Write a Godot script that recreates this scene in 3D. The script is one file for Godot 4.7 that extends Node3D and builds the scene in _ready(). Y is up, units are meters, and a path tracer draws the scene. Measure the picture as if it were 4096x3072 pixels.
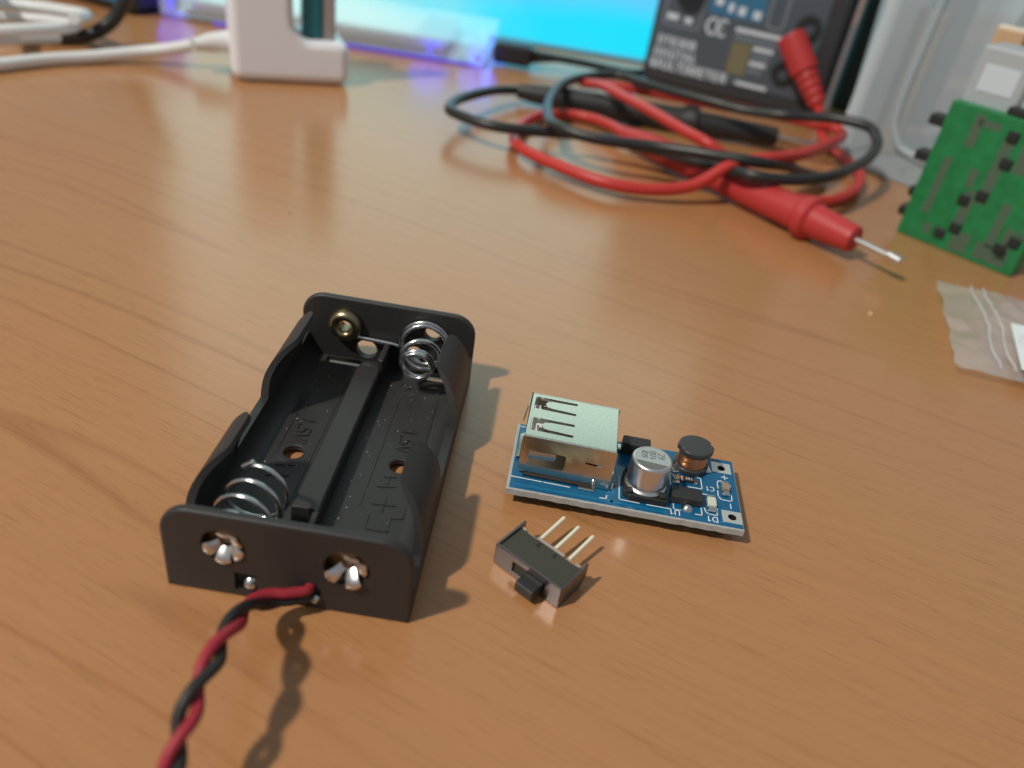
extends Node3D
# Lengths are written in millimetres and scaled to metres when a mesh is committed.
const MM := 0.001

var mats := {}
var used := {}
var rng := RandomNumberGenerator.new()

# ---------------------------------------------------------------- materials
func lin(r: float, g: float, b: float, a := 1.0) -> Color:
	var c := Color(r, g, b).linear_to_srgb()
	c.a = a
	return c

func mat(called: String, c: Color, rough := 0.5, metal := 0.0, spec := 0.5) -> StandardMaterial3D:
	if mats.has(called):
		return mats[called]
	var m := StandardMaterial3D.new()
	m.resource_name = called
	m.albedo_color = c
	m.roughness = rough
	m.metallic = metal
	m.metallic_specular = spec
	mats[called] = m
	return m

func noise_tex(freq: float, lo: Color, hi: Color, sz := 256, sd := 1, type := FastNoiseLite.TYPE_SIMPLEX_SMOOTH, octaves := 4) -> NoiseTexture2D:
	var n := FastNoiseLite.new()
	n.seed = sd
	n.noise_type = type
	n.frequency = freq
	n.fractal_octaves = octaves
	var t := NoiseTexture2D.new()
	t.width = sz
	t.height = sz
	t.seamless = true
	t.noise = n
	var g := Gradient.new()
	g.set_color(0, lo)
	g.set_color(1, hi)
	t.color_ramp = g
	return t

func grain(m: StandardMaterial3D, tile_mm: float, tex: Texture2D, relief_cm := 0.0, rough_tex: Texture2D = null) -> void:
	m.uv1_triplanar = true
	m.uv1_scale = Vector3.ONE * (1000.0 / tile_mm)
	m.albedo_texture = tex
	if relief_cm > 0.0:
		m.heightmap_enabled = true
		m.heightmap_texture = tex
		m.heightmap_scale = relief_cm
	if rough_tex:
		m.roughness_texture = rough_tex

# ---------------------------------------------------------------- mesh soup
func tri(s: PackedVector3Array, a: Vector3, b: Vector3, c: Vector3) -> void:
	s.append(a); s.append(b); s.append(c)

func quad(s: Array, a: Vector3, b: Vector3, c: Vector3, d: Vector3) -> void:
	s.append_array([a, b, c, a, c, d])

func add(s: Array, more: Array, xf: Transform3D) -> void:
	for v in more:
		s.append(xf * v)

# A triangle soup (clockwise fronts, millimetres) becomes one mesh; edges flatter than `smooth` degrees are shaded round.
func commit(s: Array, smooth := 38.0, uv_xform = null) -> ArrayMesh:
	var count: int = s.size() / 3
	var fn := []
	var at := {}
	for f in count:
		var a: Vector3 = s[f * 3]
		var b: Vector3 = s[f * 3 + 1]
		var c: Vector3 = s[f * 3 + 2]
		fn.append((c - a).cross(b - a))
		if smooth > 0.0:
			for k in 3:
				var key := Vector3i((s[f * 3 + k] * 1000.0).round())
				if at.has(key):
					at[key].append(f)
				else:
					at[key] = [f]
	var limit := cos(deg_to_rad(smooth))
	var vs := PackedVector3Array()
	var ns := PackedVector3Array()
	for f in count:
		var own: Vector3 = fn[f].normalized()
		for k in 3:
			var v: Vector3 = s[f * 3 + k]
			vs.append(v * MM)
			var n := own
			if smooth > 0.0:
				n = Vector3.ZERO
				for g in at[Vector3i((v * 1000.0).round())]:
					var o: Vector3 = fn[g]
					if o.normalized().dot(own) > limit:
						n += o
				n = n.normalized() if n.length_squared() > 0.0 else own
			ns.append(n)
	var arrays := []
	arrays.resize(Mesh.ARRAY_MAX)
	arrays[Mesh.ARRAY_VERTEX] = vs
	arrays[Mesh.ARRAY_NORMAL] = ns
	if uv_xform != null:
		var uv := PackedVector2Array()
		for v in s:
			uv.append(uv_xform.call(v))
		arrays[Mesh.ARRAY_TEX_UV] = uv
		arrays[Mesh.ARRAY_TEX_UV2] = uv
	var m := ArrayMesh.new()
	m.add_surface_from_arrays(Mesh.PRIMITIVE_TRIANGLES, arrays)
	return m

func part(called: String, s, material: Material, parent: Node3D, smooth := 38.0, at := Vector3.ZERO) -> MeshInstance3D:
	var o := MeshInstance3D.new()
	o.name = called
	o.mesh = s if s is Mesh else commit(s, smooth)
	o.material_override = material
	parent.add_child(o, true)
	o.position = at * MM
	return o

func numbered(called: String) -> String:
	used[called] = used.get(called, -1) + 1
	return called if used[called] == 0 else "%s_%03d" % [called, used[called]]

func thing(called: String, label: String, category: String, at := Vector3.ZERO, turn := 0.0, group := "") -> Node3D:
	var o := Node3D.new()
	o.name = numbered(called)
	add_child(o)
	o.position = at * MM
	o.rotation.y = turn
	o.set_meta("label", label)
	o.set_meta("category", category)
	if group:
		o.set_meta("group", group)
	return o

# box with chamfered edges
func box(c: Vector3, size: Vector3, b := 0.0, xf := Transform3D()) -> Array:
	var s := []
	var h := size / 2.0
	b = minf(b, minf(h.x, minf(h.y, h.z)) * 0.95)
	if b <= 0.0:
		for ax in 3:
			for sg in [-1.0, 1.0]:
				var n := Vector3.ZERO; n[ax] = sg
				var u := Vector3.ZERO; u[(ax + 1) % 3] = 1.0
				var w := n.cross(u)
				var o := c + n * h
				var du := u * h
				var dw := w * h
				quad(s, o - du - dw, o - du + dw, o + du + dw, o + du - dw)
	else:
		for ax in 3:
			var i := (ax + 1) % 3
			var j := (ax + 2) % 3
			for sg in [-1.0, 1.0]:
				var n := Vector3.ZERO; n[ax] = sg * h[ax]
				var p := []
				for q in [[-1, -1], [-1, 1], [1, 1], [1, -1]]:
					var v := n
					v[i] = q[0] * (h[i] - b)
					v[j] = q[1] * (h[j] - b)
					p.append(c + v)
				if sg > 0:
					quad(s, p[0], p[1], p[2], p[3])
				else:
					quad(s, p[3], p[2], p[1], p[0])
			for si in [-1.0, 1.0]:
				for sj in [-1.0, 1.0]:
					var a0 := Vector3.ZERO; var a1 := Vector3.ZERO
					a0[i] = si * h[i]; a0[j] = sj * (h[j] - b)
					a1[i] = si * (h[i] - b); a1[j] = sj * h[j]
					var b0 := a0; var b1 := a1
					a0[ax] = -(h[ax] - b); a1[ax] = a0[ax]
					b0[ax] = h[ax] - b; b1[ax] = b0[ax]
					if si * sj > 0:
						quad(s, c + a0, c + b0, c + b1, c + a1)
					else:
						quad(s, c + a1, c + b1, c + b0, c + a0)
		for sx in [-1.0, 1.0]:
			for sy in [-1.0, 1.0]:
				for sz in [-1.0, 1.0]:
					var px := c + Vector3(sx * h.x, sy * (h.y - b), sz * (h.z - b))
					var py := c + Vector3(sx * (h.x - b), sy * h.y, sz * (h.z - b))
					var pz := c + Vector3(sx * (h.x - b), sy * (h.y - b), sz * h.z)
					if sx * sy * sz > 0:
						s.append_array([px, pz, py])
					else:
						s.append_array([px, py, pz])
	if xf != Transform3D():
		for k in s.size():
			s[k] = xf * s[k]
	return s

func ring(c: Vector2, r: float, n := 24, start := 0.0) -> PackedVector2Array:
	var p := PackedVector2Array()
	for i in n:
		var a := start + TAU * i / n
		p.append(c + Vector2(cos(a), sin(a)) * r)
	return p

func rect(x0: float, y0: float, x1: float, y1: float, r := 0.0, n := 5) -> PackedVector2Array:
	var p := PackedVector2Array()
	if r <= 0.0:
		return PackedVector2Array([Vector2(x0, y0), Vector2(x1, y0), Vector2(x1, y1), Vector2(x0, y1)])
	for q in [[x1 - r, y0 + r, -PI / 2], [x1 - r, y1 - r, 0.0], [x0 + r, y1 - r, PI / 2], [x0 + r, y0 + r, PI]]:
		for i in n + 1:
			var a: float = q[2] + PI / 2 * i / n
			p.append(Vector2(q[0], q[1]) + Vector2(cos(a), sin(a)) * r)
	return p

func ccw(p: PackedVector2Array) -> PackedVector2Array:
	var q := p.duplicate()
	if Geometry2D.is_polygon_clockwise(q):
		q.reverse()
	# Godot calls a polygon clockwise with y down; make the area positive with y up
	var area := 0.0
	for i in q.size():
		area += q[i].cross(q[(i + 1) % q.size()])
	if area < 0.0:
		q.reverse()
	return q

func inset(p: PackedVector2Array, d: float) -> PackedVector2Array:
	var q := PackedVector2Array()
	var n := p.size()
	for i in n:
		var a := (p[i] - p[(i + n - 1) % n]).normalized()
		var b := (p[(i + 1) % n] - p[i]).normalized()
		var na := Vector2(-a.y, a.x)
		var nb := Vector2(-b.y, b.x)
		var m := na + nb
		m = m.normalized() if m.length() > 1e-4 else na
		q.append(p[i] + m * d / maxf(0.4, m.dot(na)))
	return q

# caps of a polygon with holes: every hole is joined to the outline by a hair-thin bridge
func cap(outer: PackedVector2Array, holes: Array) -> Array:
	var poly := ccw(outer)
	var left := []
	for h in holes:
		var r: PackedVector2Array = ccw(h)
		r.reverse()
		left.append(r)
	left.sort_custom(func(a, b): return _max_x(a) > _max_x(b))
	var taken := {}
	for h in left:
		var hi := 0
		for i in h.size():
			if h[i].x > h[hi].x:
				hi = i
		var best := -1
		var bd := 1e18
		for i in poly.size():
			var d: float = poly[i].distance_squared_to(h[hi])
			if d < bd:
				var ok := not taken.has(Vector2i((poly[i] * 100.0).round()))
				for k in poly.size():
					var k2 := (k + 1) % poly.size()
					if k == i or k2 == i:
						continue
					if Geometry2D.segment_intersects_segment(h[hi], poly[i], poly[k], poly[k2]) != null:
						if not (poly[k].is_equal_approx(poly[i]) or poly[k2].is_equal_approx(poly[i])):
							ok = false
							break
				if ok:
					for k in h.size():
						var k2: int = (k + 1) % h.size()
						if k == hi or k2 == hi:
							continue
						if Geometry2D.segment_intersects_segment(h[hi], poly[i], h[k], h[k2]) != null:
							ok = false
							break
				if ok:
					bd = d
					best = i
		var np := PackedVector2Array()
		for i in best + 1:
			np.append(poly[i])
		for i in h.size() + 1:
			np.append(h[(hi + i) % h.size()])
		for i in range(best, poly.size()):
			np.append(poly[i])
		# open the bridge by a hair so that the ear clipper sees a simple polygon
		taken[Vector2i((poly[best] * 100.0).round())] = true
		taken[Vector2i((h[hi] * 100.0).round())] = true
		var dirn: Vector2 = (h[hi] - poly[best]).normalized()
		var sd := Vector2(-dirn.y, dirn.x) * 0.0004
		np[best] += sd
		np[best + 1] += sd
		np[best + 1 + h.size()] -= sd
		np[best + 2 + h.size()] -= sd
		poly = np
	var wide := PackedVector2Array()
	for v in poly:
		wide.append(v * 200.0)
	var t := Geometry2D.triangulate_polygon(wide)
	if t.is_empty():
		push_warning("cap failed %s" % [poly])
	var out := []
	for i in t:
		out.append(poly[i])
	return out

func _max_x(p) -> float:
	var m := -1e18
	for v in p:
		m = maxf(m, v.x)
	return m

# plate in its own xy plane from z0 to z1 (z1 the front), chamfer on both rims
func extrude(outer: PackedVector2Array, holes: Array, z0: float, z1: float, ch := 0.0, xf := Transform3D(), rounds := 1) -> Array:
	var s := []
	var o := ccw(outer)
	var prof := []   # (inset, z)
	if ch > 0.0:
		for i in rounds + 1:
			var a := PI / 2 * i / rounds
			prof.append(Vector2(ch * (1.0 - sin(a)), z0 + ch * (1.0 - cos(a))))
		for i in rounds + 1:
			var a := PI / 2 * (1.0 - float(i) / rounds)
			prof.append(Vector2(ch * (1.0 - sin(a)), z1 - ch * (1.0 - cos(a))))
	else:
		prof = [Vector2(0, z0), Vector2(0, z1)]
	var rings := []
	for p in prof:
		rings.append(inset(o, p.x) if p.x > 0.0 else o)
	var n := o.size()
	for k in prof.size() - 1:
		for i in n:
			var j := (i + 1) % n
			var a := Vector3(rings[k][i].x, rings[k][i].y, prof[k].y)
			var b := Vector3(rings[k][j].x, rings[k][j].y, prof[k].y)
			var c := Vector3(rings[k + 1][j].x, rings[k + 1][j].y, prof[k + 1].y)
			var d := Vector3(rings[k + 1][i].x, rings[k + 1][i].y, prof[k + 1].y)
			quad(s, a, d, c, b)
	var tris := cap(rings[0], holes)
	for i in range(0, tris.size(), 3):
		var a: Vector2 = tris[i]; var b: Vector2 = tris[i + 1]; var c: Vector2 = tris[i + 2]
		if (b - a).cross(c - a) < 0.0:
			var q := b; b = c; c = q
		s.append_array([Vector3(a.x, a.y, z1), Vector3(c.x, c.y, z1), Vector3(b.x, b.y, z1)])
		s.append_array([Vector3(a.x, a.y, z0), Vector3(b.x, b.y, z0), Vector3(c.x, c.y, z0)])
	for h in holes:
		var r := ccw(h)
		for i in r.size():
			var j := (i + 1) % r.size()
			quad(s, Vector3(r[i].x, r[i].y, z0), Vector3(r[j].x, r[j].y, z0), Vector3(r[j].x, r[j].y, z1), Vector3(r[i].x, r[i].y, z1))
	if xf != Transform3D():
		for k in s.size():
			s[k] = xf * s[k]
	return s

# profile of (radius, height) spun about y
func lathe(prof: Array, n := 32, xf := Transform3D(), squash := Vector2.ONE) -> Array:
	var s := []
	for k in prof.size() - 1:
		for i in n:
			var a0 := TAU * i / n
			var a1 := TAU * ((i + 1) % n) / n
			var d0 := Vector3(cos(a0) * squash.x, 0, sin(a0) * squash.y)
			var d1 := Vector3(cos(a1) * squash.x, 0, sin(a1) * squash.y)
			var p: Vector2 = prof[k]
			var q: Vector2 = prof[k + 1]
			var A := d0 * p.x + Vector3(0, p.y, 0)
			var B := d1 * p.x + Vector3(0, p.y, 0)
			var C := d1 * q.x + Vector3(0, q.y, 0)
			var D := d0 * q.x + Vector3(0, q.y, 0)
			if p.x > 1e-6:
				s.append_array([A, B, C] if q.x > 1e-6 else [A, B, D])
			if q.x > 1e-6:
				s.append_array([A, C, D])
	for k in range(0, s.size(), 3):
		# fronts run clockwise
		pass
	if xf != Transform3D():
		for k in s.size():
			s[k] = xf * s[k]
	return s

func spline(p: Array, per := 8, closed := false) -> Array:
	var out := []
	var n := p.size()
	for i in n - 1:
		var a: Vector3 = p[maxi(i - 1, 0)]
		var b: Vector3 = p[i]
		var c: Vector3 = p[i + 1]
		var d: Vector3 = p[mini(i + 2, n - 1)]
		for k in per:
			out.append(b.cubic_interpolate(c, a, d, float(k) / per))
	out.append(p[n - 1])
	return out

# swept round tube; rad may be a number or a list (one for each point)
func tube(p: Array, rad, n := 10, caps := true) -> Array:
	var s := []
	var rings := []
	var t: Vector3 = (p[1] - p[0]).normalized()
	var u := t.cross(Vector3.UP if absf(t.y) < 0.9 else Vector3.RIGHT).normalized()
	for i in p.size():
		var f: Vector3 = (p[mini(i + 1, p.size() - 1)] - p[maxi(i - 1, 0)]).normalized()
		u = (u - f * u.dot(f)).normalized()
		var w := f.cross(u)
		var r: float = rad[i] if rad is Array else rad
		var rg := []
		for k in n:
			var a := TAU * k / n
			rg.append(p[i] + (u * cos(a) + w * sin(a)) * r)
		rings.append(rg)
	for i in p.size() - 1:
		for k in n:
			var j := (k + 1) % n
			quad(s, rings[i][k], rings[i + 1][k], rings[i + 1][j], rings[i][j])
	if caps:
		for k in n:
			var j := (k + 1) % n
			s.append_array([p[0], rings[0][k], rings[0][j]])
			s.append_array([p[-1], rings[-1][j], rings[-1][k]])
	return s

# tapered bar of round rings along the line a-b: list of (place along 0..1, radius)
func turned(a: Vector3, b: Vector3, prof: Array, n := 20) -> Array:
	var pts := []
	var rad := []
	for q in prof:
		pts.append(a.lerp(b, q.x))
		rad.append(q.y)
	var s := []
	var f := (b - a).normalized()
	var u := f.cross(Vector3.UP if absf(f.y) < 0.9 else Vector3.RIGHT).normalized()
	var w := f.cross(u)
	for i in pts.size() - 1:
		for k in n:
			var a0 := TAU * k / n
			var a1 := TAU * ((k + 1) % n) / n
			var d0 := u * cos(a0) + w * sin(a0)
			var d1 := u * cos(a1) + w * sin(a1)
			quad(s, pts[i] + d0 * rad[i], pts[i + 1] + d0 * rad[i + 1], pts[i + 1] + d1 * rad[i + 1], pts[i] + d1 * rad[i])
	return s

func helix(c: Vector3, axis_z0: float, turns: Array, per := 28) -> Array:
	# turns: list of [turn count, pitch per turn, radius from, radius to]; coil axis along -z (into the holder)
	var p := []
	var ang := 0.0
	var z := axis_z0
	for t in turns:
		var steps := int(ceil(t[0] * per))
		for i in steps:
			var k := float(i) / steps
			var r: float = lerpf(t[2], t[3], k)
			p.append(c + Vector3(cos(ang) * r, sin(ang) * r, -z))
			ang += TAU * t[0] / steps
			z += t[0] * t[1] / steps
	return p

func text(called: String, what: String, height_mm: float, material: Material, parent: Node3D, xf: Transform3D, depth_mm := 0.03, font_name := "Droid Sans", bold := false) -> MeshInstance3D:
	var f := SystemFont.new()
	f.font_names = PackedStringArray([font_name])
	if bold:
		f.font_weight = 700
	var tm := TextMesh.new()
	tm.text = what
	tm.font = f
	tm.font_size = 32
	tm.pixel_size = 1.0 / 32.0 * 1.38      # cap height about one unit
	tm.depth = depth_mm / height_mm
	tm.curve_step = 2.0
	var o := MeshInstance3D.new()
	o.name = called
	o.mesh = tm
	o.material_override = material
	parent.add_child(o, true)
	var b := xf.basis.orthonormalized().scaled_local(Vector3.ONE * height_mm * MM)
	o.transform = Transform3D(b, xf.origin * MM)
	return o

# flat sheet strip (silkscreen line) lying on y
func line(s: Array, a: Vector2, b: Vector2, wide: float, y: float, tall := 0.03) -> void:
	var d := (b - a)
	var l := d.length()
	var t := Transform3D(Basis(Vector3.UP, -atan2(d.y, d.x)), Vector3((a.x + b.x) / 2, y, (a.y + b.y) / 2))
	s.append_array(box(Vector3(0, tall / 2, 0), Vector3(l + wide, tall, wide), 0.0, t))

# ================================================================ the scene
func _ready() -> void:
	rng.seed = 7
	view_and_light()
	materials()
	table()
	battery_holder()
	boost_board()
	slide_switch()
	background()
	specks()

func view_and_light() -> void:
	var cam := Camera3D.new()
	cam.name = "camera"
	add_child(cam)
	var pitch := 0.5918
	var roll := 0.1615
	var r := Vector3(1, 0, 0)
	var u := Vector3(0, cos(pitch), -sin(pitch))
	var f := Vector3(0, -sin(pitch), -cos(pitch))
	var r2 := r * cos(roll) + u * sin(roll)
	var u2 := u * cos(roll) - r * sin(roll)
	cam.transform = Transform3D(Basis(r2, u2, -f), Vector3(0, 82.1, 0) * MM)
	var att := CameraAttributesPhysical.new()
	att.frustum_focal_length = 24.716
	att.exposure_aperture = 13.5
	att.frustum_focus_distance = 0.124
	cam.attributes = att
	cam.fov = 2.0 * rad_to_deg(atan(829.5 / 1708.46))
	cam.near = 0.005
	cam.far = 20.0
	cam.current = true
	var we := WorldEnvironment.new()
	var e := Environment.new()
	e.background_mode = Environment.BG_COLOR
	e.background_color = lin(0.235, 0.255, 0.275)
	e.background_energy_multiplier = 1.0
	e.tonemap_mode = Environment.TONE_MAPPER_LINEAR
	e.tonemap_exposure = 1.0
	e.sdfgi_enabled = true
	e.ssao_enabled = true
	e.ssil_enabled = true
	we.environment = e
	we.name = "environment"
	add_child(we)
	# the room's lamp: a small round LED fitting high up, in front of the table and to its side
	var at := Vector3(-20, 0, -95) + Vector3(-0.63, 1, 0.43) * 1250.0
	var lamp := thing("ceiling_lamp", "small round white LED lamp hanging above the table, outside the picture", "lamp", at)
	var aim := (Vector3(-20, 0, -95) - at).normalized()
	var bas := Basis.looking_at(aim, Vector3.UP)
	lamp.basis = bas
	part("housing", lathe([Vector2(0.001, 0), Vector2(52, 0), Vector2(56, 4), Vector2(56, 22), Vector2(40, 30), Vector2(0.001, 30)], 40, Transform3D(Basis(Vector3.RIGHT, PI / 2), Vector3(0, 0, 2))), mat("lamp white", lin(0.8, 0.8, 0.8), 0.5), lamp)
	var glow := mat("lamp glow", lin(0.9, 0.9, 0.9), 0.5)
	glow.emission_enabled = true
	glow.emission = Color(1.0, 0.93, 0.84)
	glow.emission_energy_multiplier = 3.0
	part("light_disc", lathe([Vector2(0.001, 0.4), Vector2(48, 0.4), Vector2(48, -0.4), Vector2(0.001, -0.4)], 40, Transform3D(Basis(Vector3.RIGHT, PI / 2), Vector3(0, 0, 1.4))), glow, lamp)
	var al := AreaLight3D.new()
	al.name = "lamp_light"
	al.area_size = Vector2(0.085, 0.085)
	al.light_color = Color(1.0, 0.965, 0.915)
	al.light_energy = 2.12
	al.shadow_enabled = true
	al.area_range = 6.0
	al.position = Vector3(0, 0, -0.002)
	lamp.add_child(al)

func materials() -> void:
	var m: StandardMaterial3D
	# black injection-moulded plastic of the holder
	m = mat("holder plastic", lin(0.036, 0.0345, 0.0335), 0.48)
	grain(m, 6.0, noise_tex(0.09, Color(0.82, 0.82, 0.82), Color(1, 1, 1), 256, 3), 0.003)
	mat("rubbed print", lin(0.012, 0.012, 0.012), 0.6)
	mat("spring steel", lin(0.62, 0.63, 0.64), 0.22, 1.0)
	mat("aged brass", lin(0.30, 0.25, 0.16), 0.34, 1.0)
	mat("tin", lin(0.72, 0.72, 0.71), 0.34, 1.0)
	m = mat("red wire", lin(0.34, 0.02, 0.035), 0.55)
	m = mat("black wire", lin(0.019, 0.018, 0.017), 0.52)
	m = mat("solder mask", lin(0.005, 0.125, 0.265), 0.24, 0.0, 0.55)
	grain(m, 14.0, noise_tex(0.03, Color(0.88, 0.9, 0.92), Color(1, 1, 1), 256, 5))
	mat("mask over copper", lin(0.009, 0.16, 0.31), 0.22, 0.0, 0.55)
	m = mat("glass fibre", lin(0.74, 0.77, 0.77), 0.7)
	grain(m, 3.0, noise_tex(0.06, Color(0.55, 0.55, 0.53), Color(1, 1, 1), 256, 6), 0.01)
	mat("silk white", lin(0.82, 0.84, 0.84), 0.6)
	m = mat("nickel", lin(0.69, 0.65, 0.57), 0.20, 1.0)
	grain(m, 8.0, noise_tex(0.05, Color(0.94, 0.94, 0.94), Color(1, 1, 1), 256, 8))
	mat("white plastic", lin(0.78, 0.78, 0.76), 0.4)
	mat("black plastic", lin(0.02, 0.02, 0.02), 0.5)
	mat("component black", lin(0.026, 0.026, 0.027), 0.55)
	m = mat("aluminium can", lin(0.72, 0.73, 0.74), 0.33, 1.0)
	mat("can top", lin(0.62, 0.64, 0.63), 0.42, 0.7)
	mat("can stripe", lin(0.17, 0.18, 0.165), 0.5, 0.2)
	mat("can print", lin(0.10, 0.10, 0.10), 0.6)
	mat("ferrite", lin(0.045, 0.048, 0.048), 0.3)
	mat("copper", lin(0.72, 0.30, 0.13), 0.25, 1.0)
	mat("solder", lin(0.66, 0.66, 0.65), 0.25, 1.0)
	mat("pad tin", lin(0.70, 0.71, 0.68), 0.4, 0.6)
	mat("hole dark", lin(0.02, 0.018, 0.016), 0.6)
	mat("chip tan", lin(0.30, 0.24, 0.16), 0.5)
	mat("chip end", lin(0.55, 0.55, 0.53), 0.35, 0.9)
	mat("led lens", lin(0.62, 0.66, 0.55), 0.3)
	m = mat("gunmetal", lin(0.30, 0.29, 0.30), 0.34, 0.95)
	grain(m, 4.0, noise_tex(0.08, Color(0.72, 0.70, 0.70), Color(1, 1, 1), 256, 9), 0.0006)
	m = mat("switch body", lin(0.068, 0.068, 0.048), 0.6)
	grain(m, 5.0, noise_tex(0.09, Color(0.7, 0.7, 0.7), Color(1, 1, 1), 256, 10), 0.001)
	mat("phenolic", lin(0.34, 0.28, 0.25), 0.6)
	mat("pin tin", lin(0.86, 0.85, 0.66), 0.35, 0.15)
	# background things
	mat("charger white", lin(0.83, 0.85, 0.89), 0.35)
	mat("cable white", lin(0.74, 0.76, 0.77), 0.4)
	mat("teal glass", lin(0.012, 0.16, 0.20), 0.12)
	mat("cable black", lin(0.02, 0.021, 0.022), 0.38)
	mat("lead red", lin(0.52, 0.035, 0.03), 0.42)
	mat("probe red", lin(0.47, 0.035, 0.035), 0.48)
	mat("probe black", lin(0.022, 0.023, 0.024), 0.5)
	m = mat("meter body", lin(0.030, 0.032, 0.036), 0.5)
	m = mat("meter face", lin(0.070, 0.090, 0.112), 0.45)
	mat("meter print", lin(0.58, 0.66, 0.72), 0.6)
	mat("meter blue", lin(0.03, 0.15, 0.28), 0.5)
	mat("meter yellow", lin(0.17, 0.15, 0.08), 0.6)
	mat("meter frame", lin(0.16, 0.20, 0.24), 0.5)
	m = mat("tub", lin(0.55, 0.66, 0.72, 0.46), 0.30)
	m.transparency = BaseMaterial3D.TRANSPARENCY_ALPHA
	m = mat("pcb green", lin(0.012, 0.23, 0.075), 0.5)
	grain(m, 30.0, noise_tex(0.02, Color(0.80, 0.86, 0.8), Color(1, 1, 1), 256, 12))
	mat("green card", lin(0.02, 0.05, 0.045), 0.6)
	mat("pcb trace", lin(0.075, 0.13, 0.085), 0.55)
	mat("pin black", lin(0.015, 0.02, 0.018), 0.5)
	mat("relay grey", lin(0.40, 0.45, 0.47), 0.5)
	m = mat("pale wood", lin(0.60, 0.40, 0.24), 0.7)
	mat("sawn wood", lin(0.82, 0.74, 0.60), 0.8)
	m = mat("bag film", lin(0.88, 0.94, 0.97, 0.13), 0.14)
	m.transparency = BaseMaterial3D.TRANSPARENCY_ALPHA
	mat("bag paper", lin(0.80, 0.86, 0.87), 0.6)
	m = mat("bag zip", lin(0.78, 0.84, 0.86, 0.30), 0.3)
	m.transparency = BaseMaterial3D.TRANSPARENCY_ALPHA
	m = mat("acrylic", lin(0.86, 0.92, 0.96, 0.18), 0.08)
	m.transparency = BaseMaterial3D.TRANSPARENCY_ALPHA
	mat("drive metal", lin(0.50, 0.52, 0.54), 0.4, 0.8)
	mat("drive board", lin(0.02, 0.022, 0.03), 0.5)
	mat("drive label", lin(0.72, 0.78, 0.78), 0.5)
	mat("monitor black", lin(0.02, 0.02, 0.022), 0.35)

# ---------------------------------------------------------------- table
func table() -> void:
	var s := box(Vector3(250, -12.5, -350), Vector3(2200, 25, 1300), 2.0)
	var a := deg_to_rad(22.5)
	var along := Vector2(cos(a), sin(a))
	var across := Vector2(-sin(a), cos(a))
	var uv := func(v: Vector3) -> Vector2:
		var q := Vector2(v.x + 60, v.z + 60)
		return Vector2(q.dot(across) / 900.0 + 0.62, q.dot(along) / 1500.0 + 0.1)
	var o := MeshInstance3D.new()
	o.name = "table_top"
	o.mesh = commit(s, 0.0, uv)
	o.set_meta("kind", "structure")
	o.set_meta("label", "orange brown wood veneer table top with fine slanting grain")
	o.set_meta("category", "table")
	add_child(o)
	var m := mat("veneer", Color.WHITE, 0.25, 0.0, 0.62)
	m.albedo_texture = veneer()
	m.roughness_texture = noise_tex(0.035, Color(0.80, 0.80, 0.80), Color(1, 1, 1), 512, 41, FastNoiseLite.TYPE_SIMPLEX_SMOOTH, 5)
	m.detail_enabled = true
	m.detail_uv_layer = BaseMaterial3D.DETAIL_UV_2
	m.detail_blend_mode = BaseMaterial3D.BLEND_MODE_MUL
	m.detail_albedo = pores()
	m.uv2_scale = Vector3(900.0 / 70.0, 1500.0 / 140.0, 1)
	o.material_override = m

func veneer() -> ImageTexture:
	var w := 2048
	var h := 512
	var big := FastNoiseLite.new()
	big.seed = 11
	big.noise_type = FastNoiseLite.TYPE_SIMPLEX_SMOOTH
	big.frequency = 1.0
	big.fractal_octaves = 3
	var fine := FastNoiseLite.new()
	fine.seed = 23
	fine.noise_type = FastNoiseLite.TYPE_SIMPLEX_SMOOTH
	fine.frequency = 1.0
	fine.fractal_type = FastNoiseLite.FRACTAL_NONE
	var data := PackedByteArray()
	data.resize(w * h * 3)
	var base := Vector3(0.436, 0.212, 0.086)
	for y in h:
		var l := y / float(h) * 1500.0
		for x in w:
			var c := x / float(w) * 900.0
			var bend := big.get_noise_2d(c * 0.006, l * 0.0035) * 10.0
			var k := (c + bend)
			var rings := fine.get_noise_2d(k * 0.055, l * 0.0012 + 40.0)
			var streak := fine.get_noise_2d(k * 0.45, l * 0.006)
			var hair := fine.get_noise_2d(k * 1.6, l * 0.02 + 9.0)
			var gate := clampf(fine.get_noise_2d(k * 0.02 + 70.0, l * 0.006) * 1.1 + 0.5, 0.06, 1.0)
			gate += 0.45 * exp(-pow((c - 545.0) / 45.0, 2.0) - pow((l - 130.0) / 130.0, 2.0))
			var ln := smoothstep(0.93, 1.0, 1.0 - absf(rings)) * gate
			var v := 1.0 + streak * 0.026 + hair * 0.018 + bend * 0.0025 - ln * 0.16
			var i := (y * w + x) * 3
			var col := Color(base.x * v, base.y * (v - ln * 0.06), base.z * (v - ln * 0.10)).linear_to_srgb()
			data[i] = int(clampf(col.r, 0, 1) * 255.0)
			data[i + 1] = int(clampf(col.g, 0, 1) * 255.0)
			data[i + 2] = int(clampf(col.b, 0, 1) * 255.0)
	return ImageTexture.create_from_image(Image.create_from_data(w, h, false, Image.FORMAT_RGB8, data))

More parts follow.
